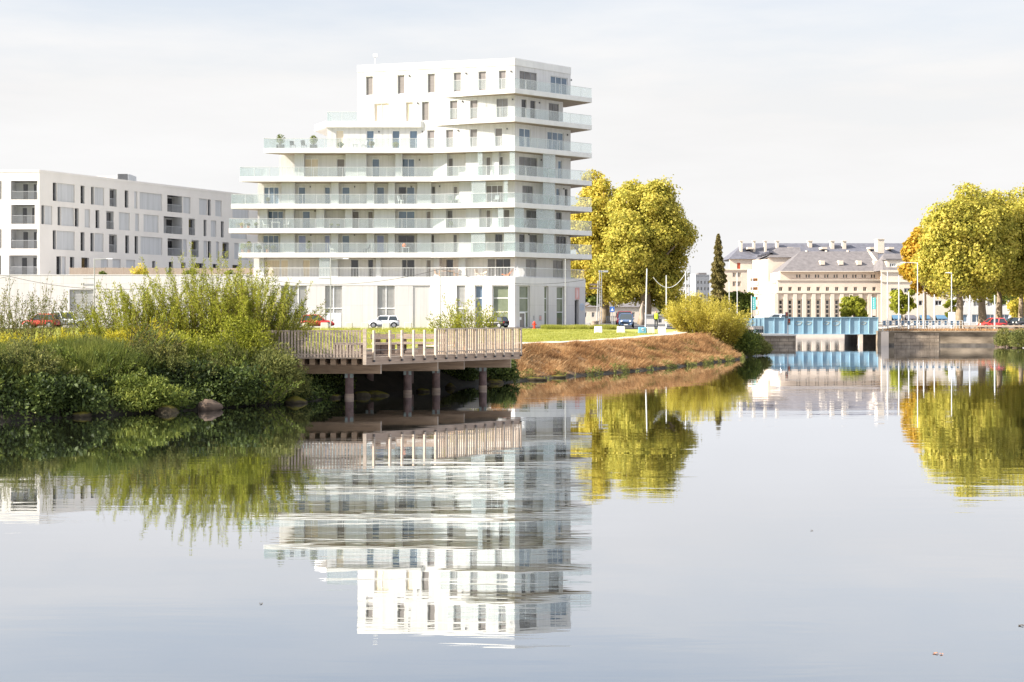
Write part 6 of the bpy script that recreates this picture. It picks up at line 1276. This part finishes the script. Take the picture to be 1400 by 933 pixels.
for i, (x, y, h, lm, q) in enumerate(((-22.6, 49.3, 1.2, 'leaf_sage', 'straggly grey green stems at the left edge of the bramble bank'), (-20.2, 49.6, 1.3, 'leaf_green', 'pale straggly shoots rising from the left brambles'), (-17.4, 50.6, 1.25, 'leaf_sage', 'straggly stems between the two bramble mounds'), (-15.2, 52.4, 1.2, 'leaf_green', 'light green shoots above the bramble mound under the willows'), (-12.9, 55.0, 1.5, 'leaf_sage', 'grey green stems beside the glossy bush'), (-10.6, 55.6, 1.9, 'leaf_green', 'fresh green stems leaning over the glossy bush'), (-10.3, 57.3, 1.9, 'leaf_sage', 'drooping grey green stems beside the deck railing'))):
    shrub('straggly_shrub', q, (x, y, H(x, y)), (1.3, .8), h, 60, 75, .11, .36, lm, 170 + i, (.1, -.25), .7, 'straggly shrubs on the left bank', stem='stem_dark', srad=.008, start=.1, droop=.12)
shrub('reed_tuft', 'clump of slanting green reeds among the brambles', (-14.4, 55.6, H(-14.4, 55.6)), (.9, .5), 1.9, 70, 10, .3, .1, 'leaf_bramble', 120, (.6, -.1), .3, None, srad=.006, cat='reeds')
# shrub behind the deck, golden bush and dark bush at the point
shrub('willow_shrub', 'light green shoots rising behind the right half of the deck railing', (PX(640, 84), 84, H(PX(640, 84), 84)), (1.7, .9), 2.9, 75, 75, .15, .3, 'leaf_willow', 130, (0, 0), .35, srad=.012, start=.1)
x, y = PX(966, 122), 122
shrub('golden_bush', 'round golden willow bush on the point before the bridge', (x, y, H(x, y)), (2.1, 1.6), 3.7, 300, 120, .21, .22, 'leaf_goldbush', 131, (-.05, 0), .95, srad=.012, start=.08, hv=.3)
dome('bank_shrub', 'dark green bush at the tip of the point beside the golden one', (PX(1010, 122.5), 122.5, .7), (2.4, 1.8, 1.7), 9000, .20, .5, 'leaf_green', 132, None, 18)
dome('bank_shrub', 'olive bush spilling over the water at the tip of the point', (PX(1033, 126), 126, .4), (1.8, 1.6, 1.5), 7000, .22, .36, 'leaf_sage', 133, None, 16)
dome('bank_shrub', 'green weeds under the right end of the deck', (-.6, 74.3, .35), (1.1, .9, 1.0), 6000, .13, .5, 'leaf_bramble', 134, None, 14)
dome('bank_shrub', 'dark weeds on the bank in the shade under the deck', (-3.1, 72.4, .4), (1.7, .8, .8), 6000, .13, .5, 'leaf_bramble', 135, None, 14)
for i, (px, d, rd, q) in enumerate(((1378, 160, (1.6, 1.3, 1.6), 'olive bush at the right end of the quay wall'), (1402, 156, (1.8, 1.4, 1.9), 'olive bush cut by the right edge beside the quay'), (1425, 153, (1.9, 1.4, 1.9), 'olive bush beyond the right edge of the quay'))):
    dome('bank_shrub', q, (PX(px, d), d, .5), rd, 6000, .2, .4, 'leaf_sage', 140 + i, 'olive bushes at the right bank', 16, upright=.3)
for i, (px, yy, w, q) in enumerate(((140, 364, 16, 'small shrub on the roof garden by the left lamp'), (191, 350, 24, 'reddish shrub in the middle of the roof garden'), (262, 354, 22, 'dark shrub on the roof garden right of the reddish one'), (312, 361, 18, 'low shrub on the roof garden near the tower'))):
    dome('roof_shrub', q, (PX(px, 157.5), 157.5, 7.75), (w / 2 * .081, .7, (376 - yy) * .081), 900, .22, .45, 'leaf_gold' if i == 1 else 'leaf_green', 150 + i, 'shrubs on the roof garden', 9, zmin=7.75)
# ------------------------------------------------------------------ grass, dry stubble, bank cover
rng = np.random.default_rng(7)
def scatter(n, x0, x1, y0, y1, fn):
    X = rng.uniform(x0, x1, n); Y = rng.uniform(y0, y1, n); k = fn(X, Y, sdist(X, Y)); X, Y = X[k], Y[k]; return np.stack([X, Y, hfun(X, Y) - .01], 1)
B = scatter(420000, -40, -8, 42, 66, lambda X, Y, s: (s > 1.9) & (s < 9) & (np.sin(X * 1.7 + Y) + np.sin(Y * 1.3 - X * .6) > -1.1)); hs = .35 + .5 * (.5 + .5 * np.sin(B[:, 0] * 1.1 + 2 * np.sin(B[:, 1] * .7)))
tag(mesh_obj('bank_weeds', fast_mesh('bank_weeds', blades(rng, B, hs, .03, .35, (.15, 0)), 3), 'blade_green'), kind='stuff')
B = scatter(380000, -2, 23, 72, 121, lambda X, Y, s: (s > .15) & (s < bankw(X, Y) + .1) & (X > -1.2 + .02 * (Y - 76)) & (Y < 119))
ck = .5 + .5 * np.sin(B[:, 0] * 2.3 + np.sin(B[:, 1] * 1.3) * 2) * np.sin(B[:, 1] * 1.9 + np.sin(B[:, 0] * 1.1) * 2); B = B[(np.sin(B[:, 0] * 3.7 + 1.7 * np.sin(B[:, 1] * 2.1)) + np.sin(B[:, 1] * 2.9 - B[:, 0]) + .8 * rng.random(len(B))) > -.95]; ck = .5 + .5 * np.sin(B[:, 0] * 2.3 + np.sin(B[:, 1] * 1.3) * 2) * np.sin(B[:, 1] * 1.9 + np.sin(B[:, 0] * 1.1) * 2); hs = (.12 + .38 * ck ** 1.5) * (1 - .65 * sm(3.3, 4.6, sdist(B[:, 0], B[:, 1])))
B2 = scatter(90000, -2, 23, 72, 121, lambda X, Y, s: (s > .3) & (s < 3.4) & (X > -1) & (np.sin(X * .9 + 2 * np.sin(Y * .6)) * np.sin(Y * .8 + X * .3) > .45)); tag(mesh_obj('green_tufts', fast_mesh('green_tufts', blades(rng, B2, .28, .03, .5), 3), 'blade_green'), kind='stuff')
tag(mesh_obj('dry_grass', fast_mesh('dry_grass', blades(rng, B, hs, .035, .7, (.3, -.1)), 3), 'blade_dry'), kind='stuff')
B = scatter(130000, -9, 19, 76, 140, lambda X, Y, s: (s > bankw(X, Y) + 2.3) & (X > -9) & (X < 6.5 + (140 - Y) * .25))
tag(mesh_obj('lawn_grass', fast_mesh('lawn_grass', blades(rng, B, .12, .03, .5), 3), 'blade_lawn'), kind='stuff')
B = scatter(70000, -46, -8, 56, 140, lambda X, Y, s: (s > 6))
tag(mesh_obj('meadow_grass', fast_mesh('meadow_grass', blades(rng, B, .28, .03, .4), 3), 'blade_lawn'), kind='stuff')
B = scatter(260000, -40, -7, 40, 64, lambda X, Y, s: (s > -.2) & (s < 2.6 + .8 * np.sin(X * 1.7))); C = B + np.stack([np.zeros(len(B)), np.zeros(len(B)), .1 + .35 * rng.random(len(B))], 1)
tag(mesh_obj('bramble_cover', fast_mesh('bramble_cover', leaf_quads(rng, C, .14, .6), 4), 'leaf_bramble'), kind='stuff')
B = scatter(190000, -1, 24, 72, 124, lambda X, Y, s: (s > -.3) & (s < .3 + .4 * np.sin(X * 1.3)) & (np.sin(X * 3.1) + np.sin(Y * 1.7 + 1) + .6 * np.sin(X * 7.3) > .1))
tag(mesh_obj('waterside_weeds', fast_mesh('waterside_weeds', leaf_quads(rng, B + np.stack([np.zeros(len(B)), np.zeros(len(B)), .05 + .25 * rng.random(len(B))], 1), .15, .4), 4), 'leaf_sage'), kind='stuff')
B = scatter(60000, 44.5, 92, 140, 174, lambda X, Y, s: (s > .15)); B[:, 2] = np.maximum(B[:, 2], np.where(B[:, 0] < 57.6, 1.76, B[:, 2])); tag(mesh_obj('quay_grass', fast_mesh('quay_grass', blades(rng, B, .30, .06, .5), 3), 'blade_dry'), kind='stuff')
B = scatter(30000, 3, 10, 136, 141.3, lambda X, Y, s: np.sin(X * 2.2) + np.sin(Y * 2 + X) > -.2); tag(mesh_obj('border_plants', fast_mesh('border_plants', blades(rng, B, .42, .04, .5), 3), 'blade_lawn'), kind='stuff')
# ------------------------------------------------------------------ stones along the waterline, leaves adrift
def boulder(label, x, y, rad, seed, m_='rock_mossy', z=.05, group='mossy stones along the left waterline'):
    bm = bmesh.new(); bmesh.ops.create_icosphere(bm, subdivisions=3, radius=1); rg = np.random.default_rng(seed); ph = rg.random(6) * 6
    for v in bm.verts:
        c = v.co.copy(); f = 1 + .12 * math.sin(c.x * 3 + ph[0]) + .1 * math.sin(c.y * 4 + ph[1]) + .1 * math.sin(c.z * 4 + ph[2]) + .05 * math.sin(c.x * 9 + c.z * 7 + ph[3]); v.co = Vector((c.x * rad[0] * f, c.y * rad[1] * f, c.z * rad[2] * f))
    me_ = bpy.data.meshes.new('boulder'); bm.to_mesh(me_); bm.free(); o_ = mesh_obj('boulder', me_, m_, smooth=True); o_.location = (x, y, z); o_.rotation_euler = (0, 0, rg.random() * .6 - .3); return tag(o_, label, 'stone', group)
boulder('large round brown boulder at the foot of the glossy bush', PX(288, 52.6), 52.6, (.43, .4, .34), 1, 'rock', .08, None)
for i, (px, d, w, q) in enumerate(((108, 48.8, .4, 'small mossy stone under the pale shoots'), (222, 51.1, .5, 'broad flat mossy stone below the willows'), (395, 56.5, .65, 'long brown ledge stone under the grey green bush'), (447, 60.2, .55, 'bright mossy boulder beside the first deck pile'), (490, 61.2, .45, 'dark mossy boulder right behind the first deck pile'), (508, 62, .5, 'mossy boulder under the deck between the piles'), (578, 65.2, .35, 'small dark boulder between the second and third piles'), (672, 73.2, .45, 'mossy boulder at the right end below the deck'), (610, 68.5, .35, 'flat dark stone right of the third pile'))):
    boulder(q, PX(px, d) + .1 * (i % 3), d + .25, (w * (.8 + .25 * (i % 2)), .38, .15 + .05 * (i % 3)), 10 + i, z=.02)
for i, px in enumerate((735, 760, 800, 832, 858, 905)):
    d = {735: 77, 760: 80.3, 800: 85.2, 832: 88, 858: 90.4, 905: 96.5}[px]; boulder(['green stone by the water just right of the deck', 'long green stone second from the deck', 'green stone under the middle of the dry bank', 'pale stone at the middle of the dry bank foot', 'green stone before the far half of the dry bank', 'small pale stone far along the dry bank'][i], PX(px, d), d, (.5, .3, .16), 40 + i, 'rock_mossy', .03, 'stones at the foot of the dry bank')
for i, (px, d) in enumerate(((1366, 166), (1372, 165), (1382, 162), (1392, 158))): boulder(['pale stone at the end of the quay wall', 'dark stone second from the quay wall end', 'pale stone before the right bank bushes', 'dark stone at the right edge by the water'][i], PX(px, d), d, (.5, .4, .3), 60 + i, 'rock', .1, 'stones by the right bank')
def adrift(label, px, py, s, m_, seed):
    d = CZ * F / (py - HY); x = PX(px, d); rg = np.random.default_rng(seed); m = MB(); n_ = 9; a0 = rg.random() * 6
    vs = [(x + s * math.cos(2 * math.pi * i / n_ + a0) * (1 + .35 * math.sin(3 * i)), d + s * 1.5 * math.sin(2 * math.pi * i / n_ + a0) * (.6 + .2 * math.cos(2 * i)), .004 + .005 * (i % 3)) for i in range(n_)]; m.add(vs + [(x, d, .008)], [(i, (i + 1) % n_, n_) for i in range(n_)]); tag(m.build('floating_leaf', m_), label, 'leaf', 'leaves floating on the water')
for i, (px, py, s, m_, q) in enumerate(((1279, 894, .03, 'terracotta', 'reddish leaf floating near the bottom right'), (1287, 895, .02, 'terracotta', 'small reddish leaf right beside the bigger one'), (1396, 856, .035, 'stem_dark', 'dark leaf floating at the right edge'), (1110, 726, .024, 'stem_dark', 'dark leaf in the middle of the canal'), (357, 826, .022, 'stem_dark', 'dark leaf left of the tower reflection'))): adrift(q, px, py, s, m_, i)
